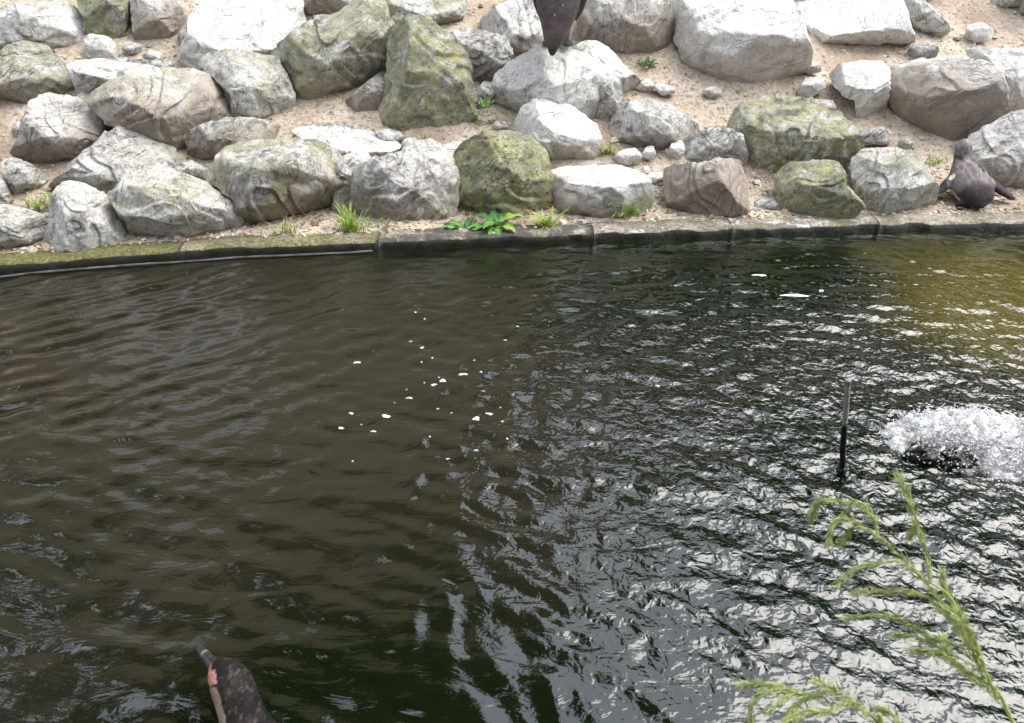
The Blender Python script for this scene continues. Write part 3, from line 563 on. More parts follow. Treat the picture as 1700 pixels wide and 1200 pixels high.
# boulders further up, mirrored in the pond
rs = np.random.RandomState(12)
for i in range(40):
    x = rs.uniform(-4.5, 3.2); s = rs.uniform(1.9, 4.4 if x < .5 else 2.4)
    if i >= 16: x = rs.uniform(-5.2, -2.85) if i % 2 else rs.uniform(3.35, 5.0); s = rs.uniform(.25, 2.0)
    y = float(edge_y(x)) + s
    w, h = rs.uniform(.35, .8), rs.uniform(.3, .6); n = 11; a = np.linspace(0, 2 * np.pi, n, endpoint=False) + rs.uniform(-.2, .2, n)
    k = np.power(np.abs(np.cos(a)) ** 3 + np.abs(np.sin(a)) ** 3, -1 / 3.) * rs.uniform(.8, 1.08, n)
    P = np.stack([np.cos(a) * k * w / 2, np.sin(a) * k * h / 2], -1)
    pts, qd, t0, t1 = rock_mesh(P, .4 * math.sqrt(w * h), 900 + i, nth=60, nrf=20)
    z = float(terrain(np.array(x), np.array(y)))
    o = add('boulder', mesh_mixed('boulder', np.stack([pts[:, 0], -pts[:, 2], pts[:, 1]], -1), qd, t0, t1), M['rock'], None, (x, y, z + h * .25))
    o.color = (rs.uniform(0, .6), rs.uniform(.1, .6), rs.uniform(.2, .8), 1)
    tag(o, 'boulder further up the bank, above the picture edge' if i < 16 else 'boulder on the bank beyond the left picture edge' if i % 2 else 'boulder on the bank beyond the right picture edge', 'boulder', 'boulders above the picture edge' if i < 16 else 'boulders beyond the left edge' if i % 2 else 'boulders beyond the right edge')

# ------------------------------------------------------------------ loose litter on the sand
rs = np.random.RandomState(5); n = 14000
lx = rs.uniform(-3.2, 3.4, n); ls = np.where(rs.rand(n) < .45, rs.uniform(.0, .45, n), rs.uniform(0, 2.1, n)); ly = edge_y(lx) + KW + ls
lz = terrain(lx, ly); base = np.array([(-1, -1, 0), (1, -1, 0), (1, 1, 0), (-1, 1, 0), (-.6, -.7, 1), (.7, -.6, 1), (.6, .7, 1), (-.7, .6, 1)], float)
fc = np.array([(3, 2, 1, 0), (4, 5, 6, 7), (0, 1, 5, 4), (1, 2, 6, 5), (2, 3, 7, 6), (3, 0, 4, 7)])
V = []; Fs = []; cols = []
pal = np.array([(.50, .42, .32), (.30, .21, .14), (.20, .14, .10), (.62, .58, .52), (.40, .38, .35), (.55, .44, .30)])
for i in range(n):
    if rs.rand() < .55: sx, sy, sz = rs.uniform(.006, .018), rs.uniform(.0015, .004), rs.uniform(.001, .003)
    else: k = rs.uniform(.003, .009) * (2.4 if rs.rand() < .08 else 1); sx, sy, sz = k, k * rs.uniform(.6, 1), k * rs.uniform(.5, .9)
    a = rs.uniform(0, 6.28); ca, sa = math.cos(a), math.sin(a); b = base * (1 + rs.uniform(-.25, .25, (8, 3))) * (sx, sy, sz)
    til = rs.uniform(-.35, .35); b[:, 2] += b[:, 0] * til
    V.append(np.stack([b[:, 0] * ca - b[:, 1] * sa + lx[i], b[:, 0] * sa + b[:, 1] * ca + ly[i], b[:, 2] + lz[i] + .0005], -1)); Fs.append(fc + 8 * i)
    cols.append(np.tile(pal[rs.randint(len(pal))] * rs.uniform(.7, 1.2), (8, 1)))
me = mesh_np('wood_chips_and_gravel', np.concatenate(V), np.concatenate(Fs), False); set_col(me, np.concatenate(cols))
tag(add('wood_chips_and_gravel', me, M['chips']), 'wood chips and gravel strewn over the sandy bank', 'gravel', kind='stuff')

# ------------------------------------------------------------------ plants on the bank
def blade(V, F, cols, root, az, L, w, droop, lean, col, seg=7):
    b0 = len(V); d = np.array((math.cos(az), math.sin(az), 0)); sd_ = np.array((-math.sin(az), math.cos(az), 0)); p = np.array(root, float); an = lean
    for i in range(seg + 1):
        t = i / seg; ww = w * (1 - t) ** .7 * (.6 + .8 * min(1, t * 4)) * .5 + .0002
        nrm = np.array((-d[0] * math.cos(an), -d[1] * math.cos(an), math.sin(an)))
        V += [p - sd_ * ww, p + nrm * -ww * .5, p + sd_ * ww]; cols += [col * (.75 + .4 * t)] * 3
        p = p + (d * math.sin(an) + np.array((0, 0, 1)) * math.cos(an)) * (L / seg); an += droop / seg
    for i in range(seg):
        a = b0 + 3 * i
        F += [(a, a + 1, a + 4, a + 3), (a + 1, a + 2, a + 5, a + 4)]
def tuft(px, py, label, n, L, spread=.03, green=(.20, .30, .05), lean=.5, seed=0, w=.005, group='grass tufts on the bank', name='grass_tuft', cat='grass tuft', dz=0.0):
    rr = np.random.RandomState(seed * 13 + 5); P, t = hit(px, py); V, F, cols = [], [], []
    P = CAM + (P - CAM) * ((t + dz) / t); P[2] = float(terrain(np.array(P[0]), np.array(P[1])))
    for i in range(n):
        a = rr.uniform(0, 6.28); rt = np.array((rr.normal(0, spread), rr.normal(0, spread * .5), 0))
        rt[2] = float(terrain(np.array(P[0] + rt[0]), np.array(P[1] + rt[1]))) - P[2] - .004
        c = np.array(green) * rr.uniform(.9, 1.8) + (np.array((.16, .10, .03)) if rr.rand() < .15 else 0)
        blade(V, F, cols, rt, a, L * rr.uniform(.55, 1.35), w * rr.uniform(.6, 1.2), rr.uniform(.4, 1.8), rr.uniform(.05, lean), c)
    me = mesh_np(name, V, F); set_col(me, cols); return tag(add(name, me, M['leaf'], None, P), label, cat, group)
tuft(582, 384, 'bright green grass tuft left of the chipped blue grey boulder', 60, .12, .024, seed=1)
tuft(728, 362, 'thin grass tuft at the right foot of the chipped blue grey boulder', 16, .10, .018, seed=2)
tuft(640, 378, 'short sparse grass in front of the chipped blue grey boulder', 22, .07, .03, (.18, .22, .06), .9, seed=3)
tuft(476, 388, 'small grass tuft under the dark mossy boulder', 26, .08, .02, (.22, .28, .06), seed=4)
tuft(1036, 360, 'dense arching grass tuft in front of the low white topped boulder', 55, .14, .03, (.20, .32, .06), .7, seed=5)
tuft(906, 376, 'grass tuft at the right foot of the mossy squarish boulder', 55, .10, .018, (.22, .32, .05), .9, seed=6)
tuft(945, 358, 'single pale grass blades arching before the low boulder', 7, .12, .02, (.28, .30, .14), 1.1, seed=7)
tuft(1010, 256, 'grass tuft at the foot of the wide grey boulder', 40, .09, .03, (.22, .28, .06), .8, seed=8)
tuft(1112, 242, 'few upright blades right of the wide grey boulder', 10, .11, .012, (.22, .28, .08), .4, seed=9)
tuft(1546, 272, 'short grass tuft between pale boulder and lying penguin', 40, .045, .03, (.20, .32, .05), .9, seed=10)
tuft(68, 350, 'grass tuft behind the rounded pale bluish boulder at far left', 36, .10, .025, (.16, .26, .05), .6, seed=11)
tuft(64, 312, 'thin weed stalks in the gap under the diamond boulder', 14, .10, .012, (.20, .28, .08), .4, seed=12)
tuft(395, 370, 'dry grass wisps right of the wide greenish boulder', 9, .08, .02, (.30, .27, .14), 1.2, seed=13)
tuft(455, 120, 'wispy grass growing at the left side of the notched boulder', 18, .10, .015, (.24, .28, .10), .5, seed=14, dz=-.1)
tuft(490, 232, 'sparse pale grass behind the dark mossy boulder', 14, .08, .03, (.28, .28, .14), .8, seed=15)
tuft(970, 104, 'thin grass at the foot of the rounded tan boulder', 12, .09, .02, (.26, .28, .12), .6, seed=16, dz=-.05)
tuft(700, 236, 'small weeds in the shade under the tall lichen boulder', 14, .05, .02, (.22, .26, .08), .9, seed=17)
tuft(780, 350, 'short grass between chipped boulder and mossy boulder', 18, .07, .02, (.16, .26, .05), .8, seed=18)

def leaf_mesh(L, W, col, lobes=0, bend=.7, seed=0):
    rr = np.random.RandomState(seed); n = 18; V = []; F = []; cols = []; an = 0.0; p = np.array((0.0, 0, 0))
    for i in range(n + 1):
        t = i / n; w = W * .5 * (math.sin(math.pi * min(1, t ** .8)) ** .8 + .05)
        if lobes: w *= .62 + .38 * abs(math.sin(lobes * math.pi * t)) + .05 * rr.rand()
        wv = .006 * math.sin(t * 14 + seed)
        V += [p + (0, -w, .22 * w + wv), p + (0, -w * .5, .05 * w), p.copy(), p + (0, w * .5, .05 * w), p + (0, w, .22 * w - wv)]
        cols += [np.array(col) * k for k in (1, .95, 1.5, .95, 1)]
        p = p + np.array((math.cos(an), 0, -math.sin(an))) * L / n; an += bend / n * rr.uniform(.6, 1.4)
    for i in range(n):
        for j in range(4): a = 5 * i + j; F.append((a, a + 1, a + 6, a + 5))
    me = mesh_np('leaf', V, F); set_col(me, cols); return me
def broad_plant(name, px, py, label, leaves, cat='weed', dz=0.0):
    P, t = hit(px, py); P = CAM + (P - CAM) * ((t + dz) / t); P[2] = float(terrain(np.array(P[0]), np.array(P[1]))) - .004
    r = tag(empty(name, P), label, cat)
    for i, (az, pit, L, W, col, lobes, bend, hz) in enumerate(leaves):
        o = add('leaf', leaf_mesh(L, W, col, lobes, bend, i + px % 50), M['leaf'], r, (.01 * math.cos(az), .01 * math.sin(az), hz)); o.rotation_euler = (0, -pit, az)
    return r
gr, gl, gd = (.11, .24, .045), (.20, .34, .06), (.05, .15, .035); wt = (.30, .42, .24)
D2 = math.radians
broad_plant('leafy_weed', 828, 378, 'leafy green weed at the foot of the mossy squarish boulder', [
    (D2(200), .35, .13, .05, gr, 4, .7, .01), (D2(160), .7, .12, .05, gd, 3, .8, .02), (D2(20), .6, .12, .05, gl, 0, 1.0, .03), (D2(60), .6, .10, .045, gr, 0, 1.0, .02),
    (D2(270), .5, .10, .045, gr, 3, 1.2, .01), (D2(310), .6, .11, .05, gl, 0, 1.1, .01), (D2(110), .7, .11, .045, gd, 3, .8, .02), (D2(350), .3, .10, .04, gd, 3, .6, .0), (D2(235), .9, .12, .05, gr, 0, 1.5, .02), (D2(80), .5, .12, .05, gd, 0, .8, .02)])
broad_plant('lobed_weed', 770, 382, 'flat rosette of lobed leaves left of the leafy weed', [
    (D2(175), .25, .10, .05, (.16, .30, .10), 4, .5, .01), (D2(140), .4, .09, .045, gr, 4, .6, .01), (D2(10), .3, .10, .05, (.16, .30, .10), 4, .5, .01), (D2(330), .2, .09, .04, gr, 4, .5, .0), (D2(215), .2, .08, .04, gl, 4, .5, .0), (D2(60), .6, .08, .04, gd, 4, .6, .01)])
broad_plant('hanging_leaf_weed', 820, 391, 'pale striped leaf hanging over the kerb to the water', [
    (D2(270), .15, .16, .05, wt, 0, 2.6, .02), (D2(250), .5, .06, .03, gl, 0, 1.2, .01), (D2(300), .5, .06, .03, gl, 0, 1.2, .01)])
broad_plant('fern_weed', 806, 208, 'spiky weed with pale leaves in the gap beside the tall lichen boulder',
    [(D2(a), p, L, .022, c, 5, .5, h) for a, p, L, c, h in ((0, .5, .08, (.20, .30, .14), .05), (180, .5, .08, (.20, .30, .14), .05), (300, .6, .08, (.24, .34, .18), .07), (230, .6, .08, (.22, .32, .14), .07), (60, 1.0, .07, gr, .09), (120, 1.0, .07, gr, .09), (340, .9, .06, (.26, .36, .2), .10), (200, .9, .06, (.26, .36, .2), .10), (270, 1.3, .05, gl, .11), (10, .2, .06, gr, .02), (170, .2, .06, gr, .02))], dz=.0)
broad_plant('small_weed', 1074, 112, 'small dark green weed under the rounded tan boulder', [(D2(a), .5 + .3 * (i % 3), .06, .025, gr if i % 2 else gd, 3, .7, .01) for i, a in enumerate(range(0, 360, 40))])

# ------------------------------------------------------------------ penguins
def loft(pts, nseg=20, sub=6, twist=None):
    """pts: list of (x,y,z, half width, half height). Smooth tube with elliptical sections, closed ends."""
    P = np.array(pts, float); n = len(P); tt = np.arange(n); ts = np.linspace(0, n - 1, (n - 1) * sub + 1)
    def cr(a):
        out = []
        for t in ts:
            i = min(int(t), n - 2); u = t - i; p0, p1, p2, p3 = a[max(i - 1, 0)], a[i], a[i + 1], a[min(i + 2, n - 1)]
            out.append(.5 * (2 * p1 + (p2 - p0) * u + (2 * p0 - 5 * p1 + 4 * p2 - p3) * u * u + (3 * p1 - p0 - 3 * p2 + p3) * u ** 3))
        return np.array(out)
    S = cr(P); c = S[:, :3]; rad = np.maximum(S[:, 3:], .0008); tg = np.gradient(c, axis=0); tg /= np.linalg.norm(tg, axis=1)[:, None]
    V = []; side0 = np.array((1.0, 0, 0)) if twist is None else np.array(twist, float)
    for i in range(len(c)):
        s = side0 - tg[i] * (side0 @ tg[i]); s /= np.linalg.norm(s); u = np.cross(tg[i], s)
        for k in range(nseg):
            a = 2 * math.pi * k / nseg; V.append(c[i] + s * math.cos(a) * rad[i, 0] + u * math.sin(a) * rad[i, 1])
    F = []; m = len(c)
    for i in range(m - 1):
        for k in range(nseg): F.append((i * nseg + k, i * nseg + (k + 1) % nseg, (i + 1) * nseg + (k + 1) % nseg, (i + 1) * nseg + k))
    F.append(tuple(range(nseg - 1, -1, -1))); F.append(tuple((m - 1) * nseg + k for k in range(nseg)))
    return V, F
def fuse(name, parts, voxel=.005, smooth=6):
    V, F = [], []
    for v, f in parts:
        b = len(V); V += [tuple(p) for p in v]; F += [tuple(i + b for i in q) for q in f]
    me = bpy.data.meshes.new(name + '_raw'); me.from_pydata(V, [], F); o = bpy.data.objects.new(name + '_raw', me); C.objects.link(o)
    bm = bmesh.new(); bm.from_mesh(me); bmesh.ops.recalc_face_normals(bm, faces=bm.faces); bm.to_mesh(me); bm.free()
    r = o.modifiers.new('r', 'REMESH'); r.mode = 'VOXEL'; r.voxel_size = voxel; r.use_smooth_shade = True
    s = o.modifiers.new('s', 'SMOOTH'); s.iterations = smooth; s.factor = .5
    dg = bpy.context.evaluated_depsgraph_get(); out = bpy.data.meshes.new_from_object(o.evaluated_get(dg)); out.name = name
    bpy.data.objects.remove(o); bpy.data.meshes.remove(me)
    for p in out.polygons: p.use_smooth = True
    out.materials.clear(); return out
def verts(me):
    a = np.zeros(len(me.vertices) * 3, np.float32); me.vertices.foreach_get('co', a); return a.reshape(-1, 3).astype(float)
def dist_chain(v, pts):
    d = np.full(len(v), 9.0); P = np.array(pts, float)
    for a, b in zip(P[:-1], P[1:]):
        e = b - a; t = np.clip(((v - a) @ e) / (e @ e), 0, 1); d = np.minimum(d, np.linalg.norm(v - a - t[:, None] * e, axis=1))
    return d
def part(name, pts, mat, parent, col=None, **k):
    v, f = loft(pts, **k); me = bpy.data.meshes.new(name); me.from_pydata([tuple(p) for p in v], [], f)
    for p in me.polygons: p.use_smooth = True
    if col is not None: set_col(me, np.tile(np.array(col), (len(v), 1)))
    return add(name, me, mat, parent)
DARK, BRN, WHT, PINK = np.array((.050, .045, .047)), np.array((.085, .068, .062)), np.array((.55, .52, .48)), np.array((.50, .24, .20))

# lying penguin, seen from behind, head up
Pz, _ = hit(1616, 345)
r = tag(empty('penguin', Pz), 'grey brown penguin lying on the sand at right, seen from behind with head raised', 'penguin')
body = [(.014, -.045, .020, .016, .010), (.012, -.025, .030, .050, .028), (.010, .0, .046, .086, .048), (.005, .04, .070, .103, .066), (0, .10, .098, .107, .078), (-.002, .155, .130, .096, .074), (-.006, .20, .162, .068, .058), (-.010, .226, .188, .047, .046), (-.012, .236, .216, .042, .044), (-.014, .242, .250, .043, .045), (-.014, .247, .282, .030, .033), (-.014, .25, .302, .012, .013)]
parts = [loft(body)]
fl = [(-.085, .13, .115, .022, .035), (-.125, .11, .085, .018, .030), (-.155, .09, .062, .013, .022), (-.185, .07, .05, .007, .010)]
fr = [(.085, .13, .115, .026, .038), (.14, .10, .085, .024, .040), (.19, .07, .055, .018, .032), (.235, .04, .032, .008, .014)]
for q in (fl, fr): parts.append(loft(q, 12, 5, twist=(0, 0, 1)))
parts.append(loft([(-.02, 0, .04, .03, .02), (-.06, -.005, .026, .022, .012), (-.105, .0, .020, .012, .008)], 10, 4))
me = fuse('plumage', parts, .0055, 5); v = verts(me)
n = fbm(v * 45, 3, 3)[:, None]; n2 = fbm(v * np.array((120, 30, 30)), 6, 3)[:, None]
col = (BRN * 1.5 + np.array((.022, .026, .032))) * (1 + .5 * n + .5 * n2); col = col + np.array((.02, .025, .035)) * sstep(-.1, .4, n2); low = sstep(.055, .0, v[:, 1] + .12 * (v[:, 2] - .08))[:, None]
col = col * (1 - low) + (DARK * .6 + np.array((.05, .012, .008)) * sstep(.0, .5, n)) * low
ft = (np.abs(v[:, 0]) > .125)[:, None]; col = np.where(ft, DARK * .8 * (1 + .4 * n), col)
nk = np.exp(-((v[:, 2] - .208) / .009) ** 2)[:, None] * (np.abs(v[:, 0] + .01) > .018)[:, None] * (v[:, 1] > .15)[:, None]; col = col * (1 - .7 * nk)
hd = sstep(.24, .28, v[:, 2])[:, None]; col = col * (1 + .35 * hd)
wl_ = (dist_chain(v, [(-.098, .09, .075), (-.098, .05, .055), (-.088, .01, .04)]) < .009)[:, None]; col = np.where(wl_, WHT * .8, col); sp = (np.linalg.norm((v - np.array((-.104, .115, .135))) / np.array((.018, .016, .020)), axis=1) < 1)[:, None]; col = np.where(sp, WHT * 1.3, col)
for (a, b, c_) in ((.04, .15, 0), (.05, .135, 1), (.035, .12, 2), (.052, .11, 3), (.045, .095, 4)):
    dd = np.hypot(v[:, 0] - a, v[:, 1] - b); m = ((dd < .011) & (v[:, 2] > .10))[:, None]; col = np.where(m, DARK * .6, col)
set_col(me, np.clip(col, .004, 1)); add('plumage', me, M['feather'], r)
part('beak', [(-.014, .25, .294, .011, .013), (-.013, .252, .318, .007, .008), (-.011, .251, .352, .0022, .0028)], M['beak'], r)
part('foot', [(-.05, .01, .012, .012, .008), (-.08, -.005, .010, .02, .006), (-.10, -.012, .008, .012, .004)], M['beak'], r)

r.scale = (.9, .9, .9)
# bowing penguin on the whitish boulder
ct, D_, wd, zb_ = ROCK_INFO['t5']
def surf_z(objkey_obj, x, y):
    dg = bpy.context.evaluated_depsgraph_get(); ok, loc, nrm, ix, ob, mt = sc.ray_cast(dg, Vector((x, y, 3.0)), Vector((0, 0, -1)))
    return loc.z if ok else 0
bpy.context.view_layer.update()
fp = at(925, 88, np.dot(ct - CAM, FW) - .02); fx, fy = fp[0], fp[1]
fz = surf_z(None, fx, fy)
r = tag(empty('penguin', (fx, fy, fz)), 'dark penguin standing on a whitish boulder and bowing with its beak to the rock', 'penguin')
ps = np.dot(np.array((fx, fy, fz)) - CAM, FW) / FPX        # metres per pixel here
bk = [(.0, .16, .06, .02, .02), (.0, .13, .12, .075, .07), (.0, .10, .22, .108, .10), (-.002, .05, .315, .118, .105), (-.004, -.04, .335, .118, .095), (-.008, -.12, .27, .114, .080), (-.014, -.165, .19, .100, .064), (-.020, -.180, .132, .078, .052), (-.026, -.190, .086, .060, .046), (-.030, -.195, .046, .045, .038), (-.032, -.195, .018, .026, .022)]
parts = [loft(bk)]
parts.append(loft([(.085, -.05, .33, .012, .036), (.108, -.04, .24, .011, .036), (.098, -.02, .17, .008, .028), (.086, -.02, .12, .005, .010)], 12, 5, twist=(0, 1, .3)))
parts.append(loft([(-.085, -.03, .33, .012, .036), (-.100, .0, .24, .011, .036), (-.092, .03, .17, .008, .028), (-.082, .03, .12, .005, .010)], 12, 5, twist=(0, 1, .3)))
for sx in (-1, 1): parts.append(loft([(.04 * sx, .10, .13, .034, .034), (.045 * sx, .06, .06, .024, .024), (.045 * sx, .04, .015, .018, .016)], 12, 4))
me = fuse('plumage', parts, .0055, 5); v = verts(me); n = fbm(v * 40, 13, 3)[:, None]
col = (DARK * 1.1 + (BRN * 1.1 - DARK) * sstep(.32, .12, v[:, 2])[:, None]) * (1 + .45 * n)
bel = ((v[:, 1] > .035 - .2 * (v[:, 2] - .2)) & (v[:, 2] < .27) & (v[:, 1] < .11))[:, None]; col = np.where(bel, WHT * (1 + .2 * n), col)
edge = (dist_chain(v, [(.098, -.085, .31), (.104, -.085, .24), (.095, -.085, .17)]) < .012)[:, None]; col = np.where(edge, WHT, col)
edge = (dist_chain(v, [(-.085, -.12, .15), (-.060, -.16, .06)]) < .016)[:, None]; col = np.where(edge, WHT * .8, col)
rr = np.random.RandomState(3)
for k in range(3):
    q = np.array((rr.uniform(-.07, .07), 0, rr.uniform(.08, .28))); m = (np.hypot(v[:, 0] - q[0], v[:, 2] - q[2]) < .004)[:, None] & (v[:, 1] < -.08)[:, None]; col = np.where(m, WHT * .7, col)
set_col(me, np.clip(col, .004, 1)); add('plumage', me, M['feather'], r)
part('beak', [(-.032, -.195, .034, .028, .024), (-.034, -.198, .010, .022, .020), (-.036, -.199, -.010, .010, .011)], M['beak'], r)
for sx in (-1, 1): part('foot', [(.045 * sx, .055, .014, .016, .012), (.05 * sx, .0, .012, .03, .009), (.052 * sx, -.04, .006, .024, .005)], M['beak'], r)

# swimming penguin, head and neck above the water
Ph = at_z(395, 1165, .07); r = tag(empty('penguin', (Ph[0], Ph[1], 0)), 'swimming penguin at the bottom left with its head above the water', 'penguin')
def L3(px, py, z): q = at_z(px, py, z); return (q[0] - Ph[0], q[1] - Ph[1], q[2])
hd = [(*L3(470, 1420, -.05), .05, .04), (*L3(455, 1340, -.03), .095, .08), (*L3(428, 1262, .01), .075, .068), (*L3(408, 1205, .055), .048, .046), (*L3(393, 1160, .086), .042, .041), (*L3(383, 1134, .102), .041, .040), (*L3(371, 1118, .107), .034, .034), (*L3(360, 1108, .104), .019, .020)]
me = fuse('plumage', [loft(hd, 22, 8)], .0042, 6); v = verts(me); n = fbm(v * np.array((150, 60, 60)), 23, 3)[:, None]; n1 = fbm(v * 30, 27, 3)[:, None]
n3 = fbm(v * np.array((330, 110, 110)), 29, 2)[:, None]; col = (DARK * .20 + (BRN - DARK) * sstep(-.2, .5, n1) * .4) * (1 + .7 * n); fk = sstep(.2, .5, n3) * sstep(-.3, .1, n1); col = col * (1 - fk) + np.array((.060, .053, .050)) * fk
face = np.array(L3(350, 1130, .092)); m = (np.linalg.norm((v - face) / np.array((.020, .028, .04)), axis=1) < 1)[:, None]; col = np.where(m, PINK * (1 + .3 * n1), col)
wv_ = v + np.array((Ph[0], Ph[1], 0)) - CAM; zc_ = wv_ @ FW; vx, vy = CX + FPX * (wv_ @ RT) / zc_, CY - FPX * (wv_ @ UP) / zc_
sx_ = np.interp(vy, [1100, 1134, 1160, 1205, 1262], [366, 383, 393, 408, 428]); hw_ = np.interp(vy, [1100, 1134, 1160, 1205], [22, 33, 34, 38]); lat = (vx - sx_) / hw_
ln = ((lat + .10 * n1[:, 0] < -.80) & (vy > 1142))[:, None]; col = np.where(ln, np.array((.30, .235, .18)) * (1 + .4 * n1), col)
ln = ((lat + .15 * n1[:, 0] < -.66) & (vy > 1112) & (vy + 8 * n1[:, 0] <= 1138))[:, None]; col = np.where(ln, PINK * (1 + .4 * n1), col)
ln = (dist_chain(v, [L3(412, 1122, .088), L3(428, 1150, .07)]) < .006)[:, None]; col = np.where(ln, np.array((.36, .33, .26)), col)
set_col(me, np.clip(col, .004, 1)); add('plumage', me, M['feather'], r)
bk = part('beak', [(*L3(362, 1110, .102), .016, .014), (*L3(350, 1098, .100), .012, .012), (*L3(340, 1086, .098), .0095, .010), (*L3(333, 1078, .092), .009, .010), (*L3(328, 1074, .084), .005, .006)], M['beak'], r)
part('beak_band', [(*L3(342, 1089, .0985), .0098, .0106), (*L3(339.5, 1085.5, .0976), .0097, .0106)], M['feather'], bk, (.17, .165, .165), sub=2)
part('bare_skin', [(*L3(352, 1121, .104), .006, .006), (*L3(356, 1112, .111), .006, .005), (*L3(364, 1106, .114), .004, .004)], M['feather'], r, PINK)
part('eye', [(*L3(356, 1128, .108), .004, .004), (*L3(356, 1131, .108), .005, .005), (*L3(356, 1134, .107), .004, .004)], M['pole_black'], r)

# ------------------------------------------------------------------ stake, aerator, floating bits
b = at_z(1396, 786); tp = at_y(1408, 632, b[1]); md = b + (tp - b) * .55
r = tag(empty('stake', b), 'thin stake standing in the water, black below and grey on top', 'stake')
lo_ = [(*(np.array((-.004, 0, -.4))), .008, .008), (0, 0, -.02, .0085, .0085), (*((md - b) * .5), .0083, .0083), (*(md - b), .0078, .0078)]
part('lower_half', lo_, M['pole_black'], r, nseg=14)
part('upper_half', [(*(md - b), .0076, .0076), (*((tp - b) * .8), .0074, .0074), (*(tp - b), .0072, .0072)], M['pole_grey'], r, nseg=14)
part('collar', [(*((tp - b) * .985), .0082, .0082), (*((tp - b) * 1.01), .0080, .0080)], M['pole_grey'], r, nseg=14, sub=2)
part('knob', [(-.016, 0, .012, .004, .004), (0, 0, .014, .016, .013), (.016, 0, .012, .004, .004)], M['pole_black'], r, nseg=14, twist=(0, 1, 0))

r = tag(empty('aerator', tuple(SPL)), 'bubbling aerator throwing up white froth at the right', 'aerator')
def hump(name, px, py, w, h, d, mat, seed):
    q = at_z(px, py) - SPL; bm = bmesh.new(); bmesh.ops.create_icosphere(bm, subdivisions=4, radius=1)
    P = np.array([v_.co[:] for v_ in bm.verts]); k = fbm(P * 2 + seed, seed, 4)
    for i, v_ in enumerate(bm.verts): v_.co = Vector(P[i] * (1 + .5 * k[i]) * (w, d, h)) + Vector(q)
    me = bpy.data.meshes.new(name); bm.to_mesh(me); bm.free()
    for p in me.polygons: p.use_smooth = True
    return add(name, me, mat, r)
hump('float_ring', 1536, 757, .055, .036, .038, M['rubber'], 2); hump('float_ring', 1590, 766, .05, .035, .04, M['rubber'], 5)
# churned surface: a raised, broken sheet of froth
gx = np.arange(-.42, .75, .006); gy = np.arange(-.30, .34, .006); X, Y = np.meshgrid(gx, gy); p = np.stack([X, Y, 0 * X], -1).reshape(-1, 3)
d1 = np.exp(-((X - .02) / .20) ** 2 - ((Y - .06) / .10) ** 2); d2 = np.exp(-((X - .22) / .28) ** 2 - ((Y + .06) / .10) ** 2) * .8; d3 = np.exp(-((X - .18) / .2) ** 2 - ((Y - .04) / .12) ** 2)
lump = d1 + d2 * .8 + d3 * .5; nz = fbm(p * 16, 61, 4).reshape(X.shape); rg = ridged(p * 26, 67, 4).reshape(X.shape); fz_ = fbm(p * 70, 71, 3).reshape(X.shape)
Z = -.006 + lump * (.040 + .05 * nz + .035 * rg) + .012 * fz_ * np.clip(lump * 2, 0, 1)
gap = np.exp(-((X + .085) / .10) ** 2 - ((Y + .040) / .032) ** 2); Z -= .05 * gap; Z -= .035 * sstep(.42, .16, lump)
v = np.stack([X, Y, Z], -1).reshape(-1, 3); idx = np.arange(X.size).reshape(X.shape); kp = (lump > .16)
f = np.stack([idx[:-1, :-1], idx[:-1, 1:], idx[1:, 1:], idx[1:, :-1]], -1)[kp[:-1, :-1] & kp[1:, 1:] & kp[:-1, 1:] & kp[1:, :-1]]
used = np.unique(f); remap = np.zeros(X.size, int); remap[used] = np.arange(len(used))
wv = np.clip(.55 + .9 * (lump - .35) + .9 * nz + .5 * rg + .7 * fz_ - gap * 1.2, 0, 1).reshape(-1)[used][:, None]
me = mesh_np('froth', v[used], remap[f]); set_col(me, np.array((.02, .024, .022)) * (1 - wv) + np.array((.93, .94, .95)) * wv)
add('froth', me, M['froth'], r)
rs = np.random.RandomState(8); bm = bmesh.new(); bmesh.ops.create_icosphere(bm, subdivisions=1, radius=1); bv = np.array([q.co[:] for q in bm.verts]); bf = np.array([[q.index for q in fa.verts] for fa in bm.faces]); bm.free()
V, Fs, cols = [], [], []; cnt = 0
while cnt < 4500:
    x, y = rs.uniform(-.42, .74), rs.uniform(-.26, .30)
    l = math.exp(-((x - .02) / .20) ** 2 - ((y - .06) / .12) ** 2) + .9 * math.exp(-((x - .24) / .28) ** 2 - ((y + .05) / .12) ** 2)
    if rs.rand() > l * 1.1 - .22: continue
    hgt = max(0, l * .06 + rs.exponential(.009) - .012); s = rs.uniform(.0009, .0030) * (1.8 if rs.rand() < .06 else 1)
    dv = rs.normal(0, 1, 3) * (1, .6, 1); dv /= np.linalg.norm(dv); el = rs.uniform(0, 3.2) * rs.rand(); V.append((bv + (bv @ dv)[:, None] * dv * el) * s + (x, y, hgt)); Fs.append(bf + cnt * len(bv)); cols.append(np.tile(np.array((.93, .94, .95)) * rs.uniform(.65, 1.05), (len(bv), 1))); cnt += 1
me = mesh_np('droplets', np.concatenate(V), np.concatenate(Fs)); set_col(me, np.concatenate(cols)); tag(add('droplets', me, M['froth'], r), kind='stuff')

